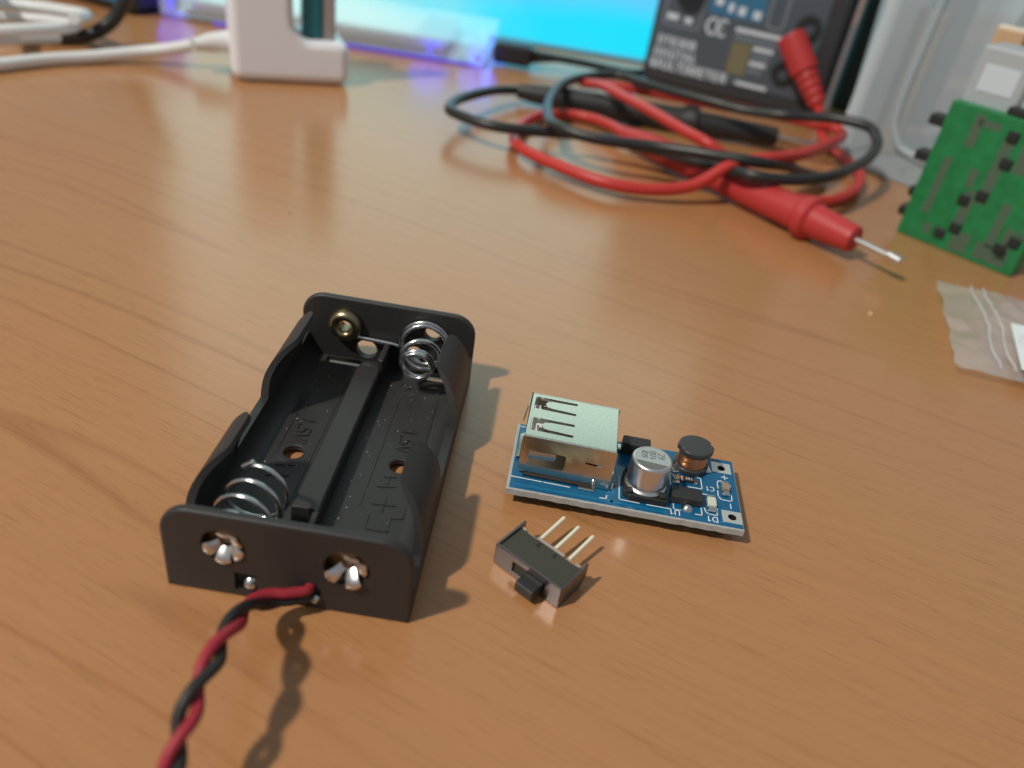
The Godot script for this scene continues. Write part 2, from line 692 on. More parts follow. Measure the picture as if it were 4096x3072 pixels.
func pores() -> ImageTexture:
	var w := 1024
	var h := 512
	var im := Image.create(w, h, false, Image.FORMAT_RGB8)
	im.fill(Color(1, 1, 1))
	var r := RandomNumberGenerator.new()
	r.seed = 5
	for n in 2600:
		var x := r.randi() % w
		var y := r.randi() % h
		var len := r.randi_range(4, 26)
		var wide := r.randi_range(1, 3)
		var d := r.randf_range(0.02, 0.07)
		var drift := r.randf_range(-0.12, 0.12)
		for k in len:
			var f := 1.0 - d * sin(PI * (k + 0.5) / len)
			for q in wide:
				var px := posmod(x + q + int(k * drift), w)
				var py := posmod(y + k, h)
				var c := im.get_pixel(px, py)
				im.set_pixel(px, py, Color(maxf(c.r * f, 0.7), maxf(c.g * f * 0.99, 0.66), maxf(c.b * f * 0.97, 0.6)))
	return ImageTexture.create_from_image(im)

# ---------------------------------------------------------------- battery holder
const HW := 30.9
const HH := 13.6
const HL := 56.3

func wall_height(z: float) -> float:
	var s := 5.7
	for b in [[6.4, 12.6, 20.4], [33.8, 40.2, 49.6]]:
		if z > b[0] and z <= b[2]:
			var t := clampf((z - b[0]) / (b[1] - b[0]), 0.0, 1.0)
			var top := 5.7 + 9.6 * pow(sin(t * PI / 2), 0.85)
			var e := clampf((z - (b[2] - 2.6)) / 2.6, 0.0, 1.0)
			top -= 9.6 * 0.16 * (1.0 - sqrt(maxf(0.0, 1.0 - e * e)))
			s = maxf(s, top)
	return s

func wall_point(s: float, off: float) -> Vector2:
	# path of the wall's outer face: straight up, then round the cell; off pushes it inwards
	if s <= 7.0:
		return Vector2(HW - off, s)
	var a := (s - 7.0) / 7.6
	return Vector2(23.3, 7.0) + Vector2(cos(a), sin(a)) * (7.6 - off)

func side_wall(mirror: bool) -> Array:
	var s := []
	var zs := []
	var z := 1.3
	while z < 55.0:
		zs.append(z)
		z += 0.45
	zs.append(55.0)
	for q in [20.38, 20.44, 49.58, 49.64]:
		zs.append(q)
	zs.sort()
	var ns := 22
	var rows := []
	for zz in zs:
		var top := wall_height(zz)
		var o := []
		var i := []
		for k in ns + 1:
			var sl := 0.3 + (top - 0.3) * k / ns
			var thin := 1.25 - 0.45 * clampf((sl - 6.0) / 9.0, 0.0, 1.0)
			var a := wall_point(sl, 0.0)
			var b := wall_point(sl, thin)
			o.append(Vector3(a.x, a.y, -zz))
			i.append(Vector3(b.x, b.y, -zz))
		# round the lip
		rows.append([o, i])
	for r in rows.size() - 1:
		var A = rows[r]
		var B = rows[r + 1]
		for k in ns:
			quad(s, A[0][k], A[0][k + 1], B[0][k + 1], B[0][k])
			quad(s, A[1][k], B[1][k], B[1][k + 1], A[1][k + 1])
		quad(s, A[0][ns], A[1][ns], B[1][ns], B[0][ns])
		quad(s, A[0][0], B[0][0], B[1][0], A[1][0])
	if mirror:
		var m := []
		for k in range(0, s.size(), 3):
			for q in [0, 2, 1]:
				var v: Vector3 = s[k + q]
				m.append(Vector3(HW - v.x, v.y, v.z))
		return m
	return s

func end_plate(holes: Array, light_gaps := []) -> Array:
	var p := PackedVector2Array([Vector2(0, 0)])
	for q in light_gaps:
		p.append_array([Vector2(q[0], 0), Vector2(q[0], q[2]), Vector2(q[1], q[2]), Vector2(q[1], 0)])
	p.append(Vector2(HW, 0))
	for i in 9:
		var a := PI / 2 * i / 8.0
		p.append(Vector2(HW - 4.0 + cos(a) * 4.0, HH - 4.0 + sin(a) * 4.0))
	for i in 9:
		var a := PI / 2 + PI / 2 * i / 8.0
		p.append(Vector2(4.0 + cos(a) * 4.0, HH - 4.0 + sin(a) * 4.0))
	return extrude(p, holes, -1.3, 0.0, 0.42, Transform3D(), 4)

func crimp(c: Vector2, angles: Array) -> Array:
	# petals of a rivet bent outwards against the plate
	var s := []
	for q in angles:
		var a: float = q[0]
		var reach: float = q[1]
		var lift: float = q[2]
		var prev := []
		for k in 7:
			var t := k / 6.0
			var r := lerpf(0.75, reach, t)
			var zz := -0.9 + (lift + 0.9) * sin(t * PI * 0.62)
			var hw := lerpf(0.6, 1.15, t) * (1.0 if t < 0.8 else 1.0 - (t - 0.8) * 2.2)
			var row := []
			for j in 5:
				var y := (j - 2) / 2.0 * hw
				var bow := 0.22 * (1.0 - (j - 2) * (j - 2) / 4.0)
				var d := Vector2(cos(a), sin(a))
				var n := Vector2(-d.y, d.x)
				var pp := c + d * r + n * y
				row.append(Vector3(pp.x, pp.y, zz + bow))
			if prev:
				for j in 4:
					quad(s, prev[j], prev[j + 1], row[j + 1], row[j])
					var dn := Vector3(0, 0, -0.16)
					quad(s, prev[j] + dn, row[j] + dn, row[j + 1] + dn, prev[j + 1] + dn)
				quad(s, prev[0], row[0], row[0] + Vector3(0, 0, -0.16), prev[0] + Vector3(0, 0, -0.16))
				quad(s, prev[4], prev[4] + Vector3(0, 0, -0.16), row[4] + Vector3(0, 0, -0.16), row[4])
			prev = row
		for j in 4:
			quad(s, prev[j], prev[j + 1], prev[j + 1] + Vector3(0, 0, -0.16), prev[j] + Vector3(0, 0, -0.16))
	return s

func battery_holder() -> void:
	var at := Vector3(-38.87, 0, -64.96)
	var t := thing("battery_holder", "black plastic holder for two batteries with coil springs and a red and black twisted lead", "battery holder", at, -0.0036)
	var m: Material = mats["holder plastic"]
	# floor with its holes and slots (x across, y drawn as distance from the front)
	var flat := Transform3D(Basis(Vector3.RIGHT, -PI / 2), Vector3.ZERO)
	var fl := extrude(rect(1.0, 1.3, HW - 1.0, 55.0), [ring(Vector2(7.4, 26.9), 1.55, 28), ring(Vector2(23.75, 27.6), 1.55, 28), rect(4.7, 52.6, 11.1, 54.5, 0.5), rect(19.9, 52.0, 26.6, 54.2, 0.5)], 0.7, 1.5, 0.0, flat)
	part("floor_plate", fl, m, t)
	for h in [Vector2(7.4, 26.9), Vector2(23.75, 27.6)]:
		# raised, rounded collar about each hole
		var col := lathe([Vector2(1.55, 1.49), Vector2(1.75, 1.62), Vector2(2.2, 1.66), Vector2(2.7, 1.49)], 30)
		part("hole_collar", col, m, t, 60.0, Vector3(h.x, 0, -h.y))
	part("side_wall", side_wall(false), m, t, 50.0)
	part("side_wall", side_wall(true), m, t, 50.0)
	# fillets along the foot of the walls
	for mir in [false, true]:
		var f := []
		for k in 6:
			var a0 := PI / 2 * k / 6.0
			var a1 := PI / 2 * (k + 1) / 6.0
			var p0 := Vector2(29.75 - 3.2 + sin(a0) * 3.2, 1.46 + 3.2 - cos(a0) * 3.2)
			var p1 := Vector2(29.75 - 3.2 + sin(a1) * 3.2, 1.46 + 3.2 - cos(a1) * 3.2)
			if mir:
				p0.x = HW - p0.x
				p1.x = HW - p1.x
			var A := Vector3(p0.x, p0.y, -1.3)
			var B := Vector3(p1.x, p1.y, -1.3)
			var e := Vector3(0, 0, -53.7)
			if mir:
				quad(f, A + e, A, B, B + e)
			else:
				quad(f, A, A + e, B + e, B)
		part("wall_fillet", f, m, t, 50.0)
	# middle ridge between the bays: a flat-topped bar with a thin web at either end
	var rp := PackedVector2Array([Vector2(11.75, 1.3), Vector2(15.8, 1.3), Vector2(15.75, 4.45), Vector2(15.5, 4.72), Vector2(13.7, 4.78), Vector2(12.1, 4.72), Vector2(11.8, 4.45)])
	part("partition", extrude(rp, [], -48.6, -12.4, 0.12), m, t, 30.0)
	part("partition_fin", box(Vector3(15.7, 3.9, -51.6), Vector3(0.9, 5.2, 6.8), 0.15), m, t, 0.0)
	part("partition_foot", box(Vector3(15.35, 2.9, -8.0), Vector3(0.9, 3.2, 9.6), 0.15), m, t, 0.0)
	# embossed outlines, signs and lettering of the two bays
	var em := []
	for q in [[Vector2(10.3, -8), Vector2(10.3, -47)], [Vector2(20.0, -17.9), Vector2(20.0, -44)], [Vector2(26.5, -30), Vector2(26.5, -44)], [Vector2(21.75, -13.9), Vector2(21.75, -16.4)], [Vector2(22.0, -13.55), Vector2(25.0, -13.55)], [Vector2(24.95, -13.55), Vector2(24.9, -16.2)], [Vector2(24.9, -16.2), Vector2(26.5, -16.5)], [Vector2(26.5, -16.5), Vector2(26.55, -18.6)], [Vector2(4.9, -26), Vector2(4.9, -44)]]:
		line(em, q[0], q[1], 0.17, 1.5, 0.11)
	part("embossed_outline", em, m, t, 0.0)
	var sg := []
	for q in [[21.6, 18.65, 25.0, 18.85], [23.3, 17.3, 23.35, 20.3], [22.1, 24.7, 23.8, 25.0], [21.6, 22.4, 24.0, 22.8], [22.8, 23.3, 22.8, 25.8]]:
		line(sg, Vector2(q[0], -q[1]), Vector2(q[2], -q[3]), 0.22, 1.5, 0.13)
	part("embossed_sign", sg, m, t, 0.0)
	var sg2 := []
	for q in [[6.0, 23.5, 8.3, 23.9], [5.3, 20.9, 8.3, 21.5], [7.4, 20.6, 7.4, 22.2]]:
		line(sg2, Vector2(q[0], -q[1]), Vector2(q[2], -q[3]), 0.22, 1.5, 0.13)
	part("embossed_sign", sg2, m, t, 0.0)
	var lay := Basis(Vector3.RIGHT, -PI / 2)
	for q in [[Vector3(7.1, 1.6, -32.8), -PI / 2], [Vector3(23.4, 1.6, -34.0), -PI / 2]]:
		text("lettering", "1.5V", 2.3, m, t, Transform3D(Basis(Vector3.UP, q[1]) * lay, q[0]), 0.2)
	part("mould_ring", tube(spline([Vector3(19.6, 1.55, -49.6), Vector3(19.4, 1.55, -48.4), Vector3(20.4, 1.55, -47.8), Vector3(21.4, 1.55, -48.6)], 5), 0.16, 6), m, t)
	part("mould_ring", tube(spline([Vector3(23.2, 1.55, -48.0), Vector3(26.4, 1.55, -48.4), Vector3(26.6, 1.55, -49.2), Vector3(23.2, 1.55, -49.0), Vector3(22.9, 1.55, -48.4), Vector3(23.2, 1.55, -48.0)], 5), 0.16, 6), m, t)
	# dust caught in the bays
	var du := []
	var dr := RandomNumberGenerator.new()
	dr.seed = 15
	for k in 90:
		var dx := dr.randf_range(4.0, 28.0)
		var dz := dr.randf_range(5.0, 50.0)
		var ds := dr.randf_range(0.03, 0.085)
		if dx > 9.8 and dx < 16.2:
			continue
		du.append_array(box(Vector3.ZERO, Vector3(ds * dr.randf_range(1.0, 2.6), ds, ds), 0.0, Transform3D(Basis(Vector3.UP, dr.randf() * PI), Vector3(dx, 1.5 + ds / 2, -dz))))
	var dust := part("dust", du, mats["silk white"], t, 0.0)
	dust.set_meta("kind", "stuff")
	# end plates
	part("end_plate", end_plate([ring(Vector2(7.75, 8.5), 2.75, 28), ring(Vector2(22.8, 8.1), 2.85, 28), rect(8.8, 1.1, 11.6, 4.3, 0.3), ring(Vector2(18.4, 3.2), 1.3, 18)]), m, t, 38.0)
	part("end_plate", end_plate([ring(Vector2(7.9, 8.6), 1.6, 24), ring(Vector2(11.7, 3.9), 1.9, 24), ring(Vector2(23.4, 9.3), 1.45, 24), ring(Vector2(20.4, 4.7), 1.4, 24)], [[4.7, 11.1, 1.25], [19.9, 26.6, 1.25]]), m, t, 38.0, Vector3(0, 0, -55.0))  # bottom gaps added to let light in under the floor slots
	# contacts crimped into the front plate
	var tin: Material = mats["tin"]
	for q in [[Vector2(7.75, 8.5), [[-2.75, 2.5, 0.1], [-1.6, 2.6, 0.25], [-0.5, 2.6, 0.2], [0.55, 2.3, 0.0], [1.5, 1.9, -0.3]]], [Vector2(22.8, 8.1), [[-2.55, 2.7, 0.5], [-1.1, 2.8, 0.6], [0.15, 2.5, 0.1], [1.3, 2.0, -0.2]]]]:
		var pc: Vector2 = q[0]
		var disc := extrude(ring(pc, 3.4, 28), [ring(pc, 0.7, 16)], -1.75, -1.42)
		var cw := part("contact_washer", disc, mats["aged brass"], t)
		part("crimped_petal", crimp(pc, q[1]), tin, cw, 50.0)
	part("solder_blob", lathe([Vector2(0.001, 1.1), Vector2(0.6, 0.95), Vector2(1.05, 0.4), Vector2(1.2, 0.0)], 16, Transform3D(Basis(Vector3.RIGHT, PI / 2), Vector3(10.6, 2.0, -1.0))), mats["solder"], t)
	part("solder_blob", lathe([Vector2(0.001, 0.6), Vector2(0.4, 0.5), Vector2(0.65, 0.0)], 14, Transform3D(Basis(Vector3.RIGHT, PI / 2), Vector3(18.9, 1.9, 0.0))), mats["solder"], t)
	# springs
	var steel: Material = mats["spring steel"]
	var p1 := helix(Vector3(8.35, 8.1, 0), 1.7, [[0.3, 2.2, 3.9, 3.95], [3.06, 3.0, 3.95, 3.75]])
	var sp := part("coil_spring", tube(p1, 0.37, 10), steel, t, 60.0)
	part("spring_end", box(Vector3(0, 0, 0), Vector3(1.9, 0.75, 0.8), 0.15, Transform3D(Basis(Vector3.BACK, 0.62), p1[-1] + Vector3(0.1, 0.3, 0))), tin, sp, 0.0)
	var p2 := helix(Vector3(22.2, 7.6, 0), 54.5, [[1.25, -0.8, 4.2, 4.05], [1.55, -3.9, 4.05, 2.8], [1.6, -0.7, 2.75, 2.45]])
	part("coil_spring", tube(p2, 0.42, 10), steel, t, 60.0)
	var brass: Material = mats["aged brass"]
	part("eyelet", lathe([Vector2(1.15, -1.6), Vector2(1.1, 0.9), Vector2(1.35, 1.45), Vector2(1.9, 1.75), Vector2(2.5, 1.55), Vector2(2.95, 0.9), Vector2(3.05, 0.1), Vector2(3.0, 0.0)], 36, Transform3D(Basis(Vector3.RIGHT, PI / 2), Vector3(7.9, 8.6, -54.95))), brass, t, 60.0)
	part("link_wire", tube(spline([Vector3(9.6, 6.7, -54.55), Vector3(11.2, 6.5, -54.4), Vector3(16.4, 6.35, -54.3), Vector3(17.4, 6.1, -54.3), Vector3(18.15, 5.7, -54.4), Vector3(18.6, 5.4, -54.4)], 6), 0.42, 10), steel, t, 60.0)
	# twisted lead
	var mid := spline([Vector3(-20.5, 3.3, -66.2), Vector3(-20.7, 3.4, -64.4), Vector3(-22.2, 3.6, -63.4), Vector3(-24.2, 4.1, -62.2), Vector3(-25.5, 5.2, -60.3), Vector3(-25.7, 7.1, -57.2), Vector3(-25.6, 9.3, -53.4), Vector3(-25.5, 10.4, -48.4), Vector3(-25.6, 10.3, -45.0), Vector3(-25.5, 9.6, -42.2), Vector3(-25.4, 8.6, -39.6), Vector3(-24.6, 6.2, -34.0), Vector3(-22.5, 3.2, -26.0), Vector3(-18.0, 1.7, -16.0), Vector3(-10.0, 1.6, -4.0), Vector3(4.0, 1.6, 12.0)], 12)
	for w in 2:
		var pts := []
		var run := 0.0
		for i in mid.size():
			if i > 0:
				run += mid[i].distance_to(mid[i - 1])
			var f: Vector3 = (mid[mini(i + 1, mid.size() - 1)] - mid[maxi(i - 1, 0)]).normalized()
			var side := f.cross(Vector3.UP).normalized()
			var up := side.cross(f)
			var ph := PI * w - PI / 2 - TAU * maxf(run - 5.0, 0.0) / (13.6 + 1.4 * sin(run * 0.13))
			var sep := lerpf(0.45, 0.70, clampf(run / 4.0, 0, 1)) + 0.06 * sin(run * 0.7 + w)
			var p: Vector3 = mid[i] + (side * cos(ph) + up * sin(ph)) * sep
			pts.append(Vector3(p.x, maxf(p.y, 0.75), p.z) - at)
		part("red_wire" if w == 1 else "black_wire", tube(pts, 0.66, 12), mats["red wire"] if w == 1 else mats["black wire"], t, 60.0)

# ---------------------------------------------------------------- boost converter board
func boost_board() -> void:
	var t := thing("converter_board", "small blue circuit board carrying a metal USB socket, round capacitor and copper coil", "circuit board", Vector3(1.60, 0, -89.69), -0.0277)
	var flat := Transform3D(Basis(Vector3.RIGHT, -PI / 2), Vector3.ZERO)
	var L := 36.1
	var W := 16.45
	var hp := ring(Vector2(34.0, 14.05), 0.62, 20)
	var hm := ring(Vector2(34.5, 2.5), 0.66, 20)
	# sawn fibreglass core: outline slightly ragged along the broken edges
	var core := PackedVector2Array()
	var r := RandomNumberGenerator.new()
	r.seed = 3
	for i in 46:
		core.append(Vector2(L * i / 46.0, r.randf_range(-0.10, 0.08)))
	core.append(Vector2(L, 0)); core.append(Vector2(L, W))
	core.append(Vector2(0.0, W))
	for i in range(1, 20):
		core.append(Vector2(r.randf_range(-0.08, 0.06), W - W * i / 20.0))
	part("fibreglass_core", extrude(core, [hp, hm], 2.0, 3.16, 0.06, flat), mats["glass fibre"], t, 25.0)
	part("solder_mask", extrude(rect(0.42, 0.30, L - 0.12, W - 0.1), [hp, hm], 3.165, 3.2, 0.0, flat), mats["solder mask"], t, 25.0)
	part("solder_mask", extrude(rect(0.3, 0.2, L - 0.12, W - 0.1), [hp, hm], 1.95, 1.995, 0.0, flat), mats["solder mask"], t, 25.0)
	# pins that stick out below and hold the board off the table
	for q in [Vector2(13.2, 3.6), Vector2(13.2, 16.0), Vector2(15.0, 7.0), Vector2(15.0, 9.2), Vector2(15.0, 11.2), Vector2(15.0, 13.4), Vector2(21.0, 5.4), Vector2(29.0, 4.4), Vector2(28.6, 12.8), Vector2(34.5, 2.5), Vector2(34.0, 14.05)]:
		part("through_pin", lathe([Vector2(0.001, 0.02), Vector2(0.45, 0.02), Vector2(0.55, 0.9), Vector2(1.0, 1.9), Vector2(0.001, 1.94)], 12), mats["solder"], t, 40.0, Vector3(q.x, 0, -minf(q.y, 15.4)))
	# pads
	for q in [[32.42, 12.85, 35.55, 15.45, hp], [32.95, 1.2, 36.0, 3.85, hm]]:
		var pd := extrude(rect(q[0], q[1], q[2], q[3]), [q[4]], 3.2, 3.235, 0.0, flat)
		var po := part("solder_pad", pd, mats["pad tin"], t, 20.0)
		var c: PackedVector2Array = q[4]
		var mid := Vector2.ZERO
		for v in c:
			mid += v / c.size()
		part("hole_lining", lathe([Vector2(0.6, 2.02), Vector2(0.6, 3.22), Vector2(0.64, 3.25)], 20), mats["hole dark"], po, 40.0, Vector3(mid.x, 0, -mid.y))
	# silkscreen
	var y := 3.2
	var sk := []
	var lines := [[0.45, 2.85, 5.15, 2.75], [5.5, 2.75, 9.5, 2.65], [0.45, 15.7, 1.3, 15.7],
		[14.2, 1.55, 15.2, 1.55], [15.2, 1.55, 15.2, 2.3],
		[17.15, 7.5, 17.15, 2.0], [17.15, 2.0, 20.2, 1.9], [21.4, 1.9, 25.0, 1.9],
		[25.4, 10.4, 26.6, 10.45], [28.4, 10.75, 30.2, 10.5], [28.2, 10.6, 28.2, 10.9], [30.3, 10.4, 30.35, 7.9], [28.1, 7.9, 30.35, 7.9], [25.3, 7.7, 25.3, 10.3],
		[27.6, 10.95, 29.1, 10.95],
		[30.0, 6.8, 32.2, 6.75], [32.2, 6.75, 32.35, 5.4], [30.3, 3.5, 30.5, 2.7], [30.5, 2.7, 30.9, 2.35], [30.9, 2.35, 32.2, 2.3], [32.2, 2.3, 32.35, 3.9],
		[29.8, 3.4, 29.85, 1.75], [28.8, 1.75, 29.85, 1.75], [25.5, 3.2, 25.5, 2.0], [25.5, 2.0, 26.6, 2.0],
		[32.9, 10.0, 33.0, 8.9], [32.9, 10.0, 33.2, 10.7], [33.3, 10.75, 34.2, 10.75], [34.5, 10.7, 35.0, 10.2], [35.0, 10.2, 35.0, 9.6],
		[32.85, 8.2, 32.8, 6.9], [32.8, 6.9, 33.2, 6.3], [33.3, 6.25, 34.7, 6.2], [34.9, 6.4, 34.95, 7.6]]
	for q in lines:
		line(sk, Vector2(q[0], -q[1]), Vector2(q[2], -q[3]), 0.15, y, 0.02)
	var tc := []
	for q in [[16.2, 3.0, 16.2, 14.6], [16.2, 9.6, 24.6, 9.6], [24.6, 9.6, 24.9, 11.6], [22.6, 13.8, 25.6, 13.2], [25.9, 6.9, 25.9, 7.6], [28.9, 6.9, 32.6, 6.2], [31.4, 11.6, 33.0, 13.0], [30.6, 1.0, 33.0, 1.0], [1.2, 1.2, 16.0, 1.2], [16.0, 1.2, 24.0, 1.0], [2.0, 3.6, 9.5, 3.5], [30.9, 14.8, 32.4, 14.6]]:
		line(tc, Vector2(q[0], -q[1]), Vector2(q[2], -q[3]), 0.42, 3.2, 0.012)
	part("covered_traces", tc, mats["mask over copper"], t, 0.0)
	part("silkscreen_lines", sk, mats["silk white"], t, 0.0)
	var turned_round := Basis(Vector3.UP, PI) * Basis(Vector3.RIGHT, -PI / 2)
	for q in [["C1", 31.6, 8.35, 1.0], ["D1", 31.35, 1.35, 1.15], ["U1", 25.6, 1.35, 1.1]]:
		text("lettering", q[0], q[3], mats["silk white"], t, Transform3D(turned_round, Vector3(q[1], y + 0.02, -q[2])), 0.02)
	var sign := []
	line(sign, Vector2(33.8, -11.8), Vector2(34.8, -11.8), 0.14, y, 0.02)
	line(sign, Vector2(34.3, -11.3), Vector2(34.3, -12.35), 0.14, y, 0.02)
	line(sign, Vector2(34.55, -4.5), Vector2(34.55, -5.5), 0.14, y, 0.02)
	part("polarity_signs", sign, mats["silk white"], t, 0.0)
	usb_socket(t)
	capacitor(t)
	inductor(t)
	# diode behind the capacitor
	var di := part("diode", box(Vector3(19.6, 4.45, -14.2), Vector3(4.5, 2.3, 2.3), 0.18), mats["component black"], t, 0.0)
	part("lead_end", box(Vector3(17.0, 3.6, -14.2), Vector3(0.9, 0.8, 1.3), 0.2), mats["solder"], di, 0.0)
	part("lead_end", box(Vector3(22.2, 3.6, -14.2), Vector3(0.9, 0.8, 1.3), 0.2), mats["solder"], di, 0.0)
	# converter chip
	var ic := part("chip_package", box(Vector3(27.4, 3.95, -4.6), Vector3(4.8, 1.45, 2.6), 0.15), mats["component black"], t, 0.0)
	part("solder_joint", lathe([Vector2(0.001, 0.75), Vector2(0.45, 0.65), Vector2(0.8, 0.3), Vector2(0.95, 0.0)], 18), mats["solder"], ic, 60.0, Vector3(27.6, 3.2, -2.75))
	for x in [25.9, 27.4, 28.9]:
		part("chip_lead", box(Vector3(x, 3.35, -6.3), Vector3(0.5, 0.3, 1.2), 0.08), mats["solder"], ic, 0.0)
	# resistor marked with its code, and a small ceramic capacitor next to it
	var rs := part("chip_resistor", box(Vector3(28.2, 3.5, -9.25), Vector3(1.6, 0.5, 1.0), 0.06), mats["component black"], t, 0.0)
	text("lettering", "101", 0.55, mats["silk white"], rs, Transform3D(turned_round, Vector3(28.2, 3.755, -9.25)), 0.01)
	part("end_cap", box(Vector3(27.15, 3.48, -9.2), Vector3(0.5, 0.5, 1.05), 0.08), mats["solder"], rs, 0.0)
	part("end_cap", box(Vector3(29.3, 3.48, -8.9), Vector3(0.6, 0.5, 1.0), 0.08), mats["solder"], rs, 0.0)
	var cc := part("chip_capacitor", box(Vector3(26.2, 3.6, -8.9), Vector3(0.9, 0.75, 0.9), 0.08), mats["chip end"], t, 0.0)
	part("end_cap", box(Vector3(26.2, 3.45, -8.15), Vector3(1.1, 0.55, 0.55), 0.1), mats["solder"], cc, 0.0)
	part("end_cap", box(Vector3(26.2, 3.45, -9.7), Vector3(1.1, 0.55, 0.55), 0.1), mats["solder"], cc, 0.0)
	var c1 := part("chip_capacitor", box(Vector3(34.05, 3.65, -8.75), Vector3(1.15, 0.85, 1.5), 0.1), mats["chip tan"], t, 0.0)
	part("end_cap", box(Vector3(33.95, 3.55, -7.4), Vector3(1.25, 0.65, 0.9), 0.2), mats["solder"], c1, 0.0)
	part("end_cap", box(Vector3(34.1, 3.55, -9.9), Vector3(1.25, 0.65, 0.6), 0.2), mats["solder"], c1, 0.0)
	var ld := part("indicator_lens", box(Vector3(31.45, 3.65, -4.6), Vector3(1.4, 0.85, 1.9), 0.18), mats["led lens"], t, 0.0)
	part("end_cap", box(Vector3(31.4, 3.5, -3.15), Vector3(1.4, 0.55, 0.85), 0.15), mats["solder"], ld, 0.0)
	part("end_cap", box(Vector3(31.5, 3.5, -6.0), Vector3(1.4, 0.55, 0.7), 0.15), mats["solder"], ld, 0.0)

func usb_socket(t: Node3D) -> void:
	var nick: Material = mats["nickel"]
	var u := Node3D.new()
	u.name = "usb_socket"
	t.add_child(u)
	# shell axes: x 0..14 along the board, y up, z across (front face at z = 0, going back to -11.6)
	u.position = Vector3(1.45, 3.2, -4.45) * MM
	u.rotation.y = -0.026
	var X := 13.9
	var D := 11.6
	var H0 := 0.55
	var H1 := 6.95
	var th := 0.3
	var flat := Transform3D(Basis(Vector3.RIGHT, -PI / 2), Vector3.ZERO)
	# top sheet with two U-shaped cuts, each leaving a sprung tongue
	var cuts := []
	var tongues := []
	for c in [[4.15, 7.1], [9.85, 7.0]]:
		var m: float = c[0] - 0.85
		var p := PackedVector2Array([Vector2(0.45, m - 1.65), Vector2(7.1, m - 1.75), Vector2(7.3, m - 1.45), Vector2(7.1, m - 1.15), Vector2(3.4, m - 0.95), Vector2(2.5, m - 0.75), Vector2(2.2, m), Vector2(2.5, m + 0.75), Vector2(3.4, m + 0.95), Vector2(7.1, m + 1.05), Vector2(7.3, m + 1.35), Vector2(7.1, m + 1.65), Vector2(0.75, m + 1.65), Vector2(0.45, m + 1.35)])
		cuts.append(p)
		tongues.append(m)
	var top := part("shell_top", extrude(PackedVector2Array([Vector2(-0.1, 0.25), Vector2(5, 0.25), Vector2(9, 0.25), Vector2(X, 0.25), Vector2(X, 2.6), Vector2(X, 4.9), Vector2(X, 7.4), Vector2(X, 10.2), Vector2(X, D - 0.25), Vector2(9, D - 0.25), Vector2(5, D - 0.25), Vector2(-0.1, D - 0.25)]), cuts, H1 - th, H1, 0.08, flat), nick, u, 25.0)
	for m in tongues:
		# tongue tip: bends down and up again in a V
		var tp := []
		var row := [[1.5, -0.25, 0.35], [1.9, -0.9, 0.7], [2.4, -1.1, 0.85], [2.9, -0.4, 0.92], [3.5, 0.06, 0.95]]
		for k in row.size() - 1:
			var a: Array = row[k]
			var b: Array = row[k + 1]
			var y0: float = H1 - 0.06 + a[1]
			var y1: float = H1 - 0.06 + b[1]
			quad(tp, Vector3(a[0], y0, -m - a[2]), Vector3(a[0], y0, -m + a[2]), Vector3(b[0], y1, -m + b[2]), Vector3(b[0], y1, -m - b[2]))
			quad(tp, Vector3(a[0], y0 - 0.22, -m - a[2]), Vector3(b[0], y1 - 0.22, -m - b[2]), Vector3(b[0], y1 - 0.22, -m + b[2]), Vector3(a[0], y0 - 0.22, -m + a[2]))
			for sg in [-1.0, 1.0]:
				quad(tp, Vector3(a[0], y0, -m + sg * a[2]), Vector3(b[0], y1, -m + sg * b[2]), Vector3(b[0], y1 - 0.22, -m + sg * b[2]), Vector3(a[0], y0 - 0.22, -m + sg * a[2]))
		part("spring_tongue", tp, nick, top, 20.0)
	# sides (drawn in x and y), with the window and its tongue, and the stop dent
	var win := rect(1.0, 1.95, 6.7, 4.6, 0.25, 3)
	var slot := PackedVector2Array([Vector2(9.6, 4.3), Vector2(12.2, 4.15), Vector2(12.2, 3.85), Vector2(9.7, 4.0)])
	var side_outline := PackedVector2Array([Vector2(-0.3, H0), Vector2(9.4, H0 - 0.25), Vector2(9.6, -0.75), Vector2(11.7, -0.75), Vector2(11.8, -0.2), Vector2(X + 0.2, -0.1), Vector2(X + 0.2, H1 - 0.3), Vector2(X, H1 - 0.02), Vector2(0, H1 - 0.02), Vector2(-0.3, H1 - 0.3)])
	for i in side_outline.size():
		side_outline[i].y = maxf(side_outline[i].y, 0.04)
	part("shell_side", extrude(side_outline, [win, slot], -th, 0.0, 0.07, Transform3D(Basis(Vector3.RIGHT, -0.10), Vector3(0, H1, 0)) * Transform3D(Basis(), Vector3(0, -H1, 0))), nick, u, 25.0)
	part("side_finger", extrude(rect(0.9, 2.65, 5.3, 4.1, 0.5, 4), [], -0.75, -0.5, 0.06, Transform3D(Basis(Vector3.UP, 0.06), Vector3(0, 0, 0.45))), nick, u, 25.0)
	part("shell_side", extrude(side_outline, [], -D, -D + th, 0.07), nick, u, 25.0)
	part("shell_corner", tube([Vector3(-0.1, H1 - 0.26, -0.26), Vector3(X, H1 - 0.26, -0.26)], 0.26, 12), nick, u, 60.0)
	part("shell_corner", tube([Vector3(-0.1, H1 - 0.26, -D + 0.26), Vector3(X, H1 - 0.26, -D + 0.26)], 0.26, 12), nick, u, 60.0)
	part("shell_back", box(Vector3(X - 0.1, 3.5, -D / 2), Vector3(th, 6.2, D - 0.7), 0.05), nick, u, 0.0)
	part("shell_bottom", box(Vector3(6.8, H0 + 0.2, -D / 2), Vector3(13.4, th, D - 0.8), 0.05), nick, u, 0.0)
	part("stop_dent", lathe([Vector2(0.001, 0.35), Vector2(0.25, 0.28), Vector2(0.45, 0.0)], 14, Transform3D(Basis(Vector3.RIGHT, PI / 2), Vector3(11.5, 1.05, 0.58))), nick, u, 60.0)
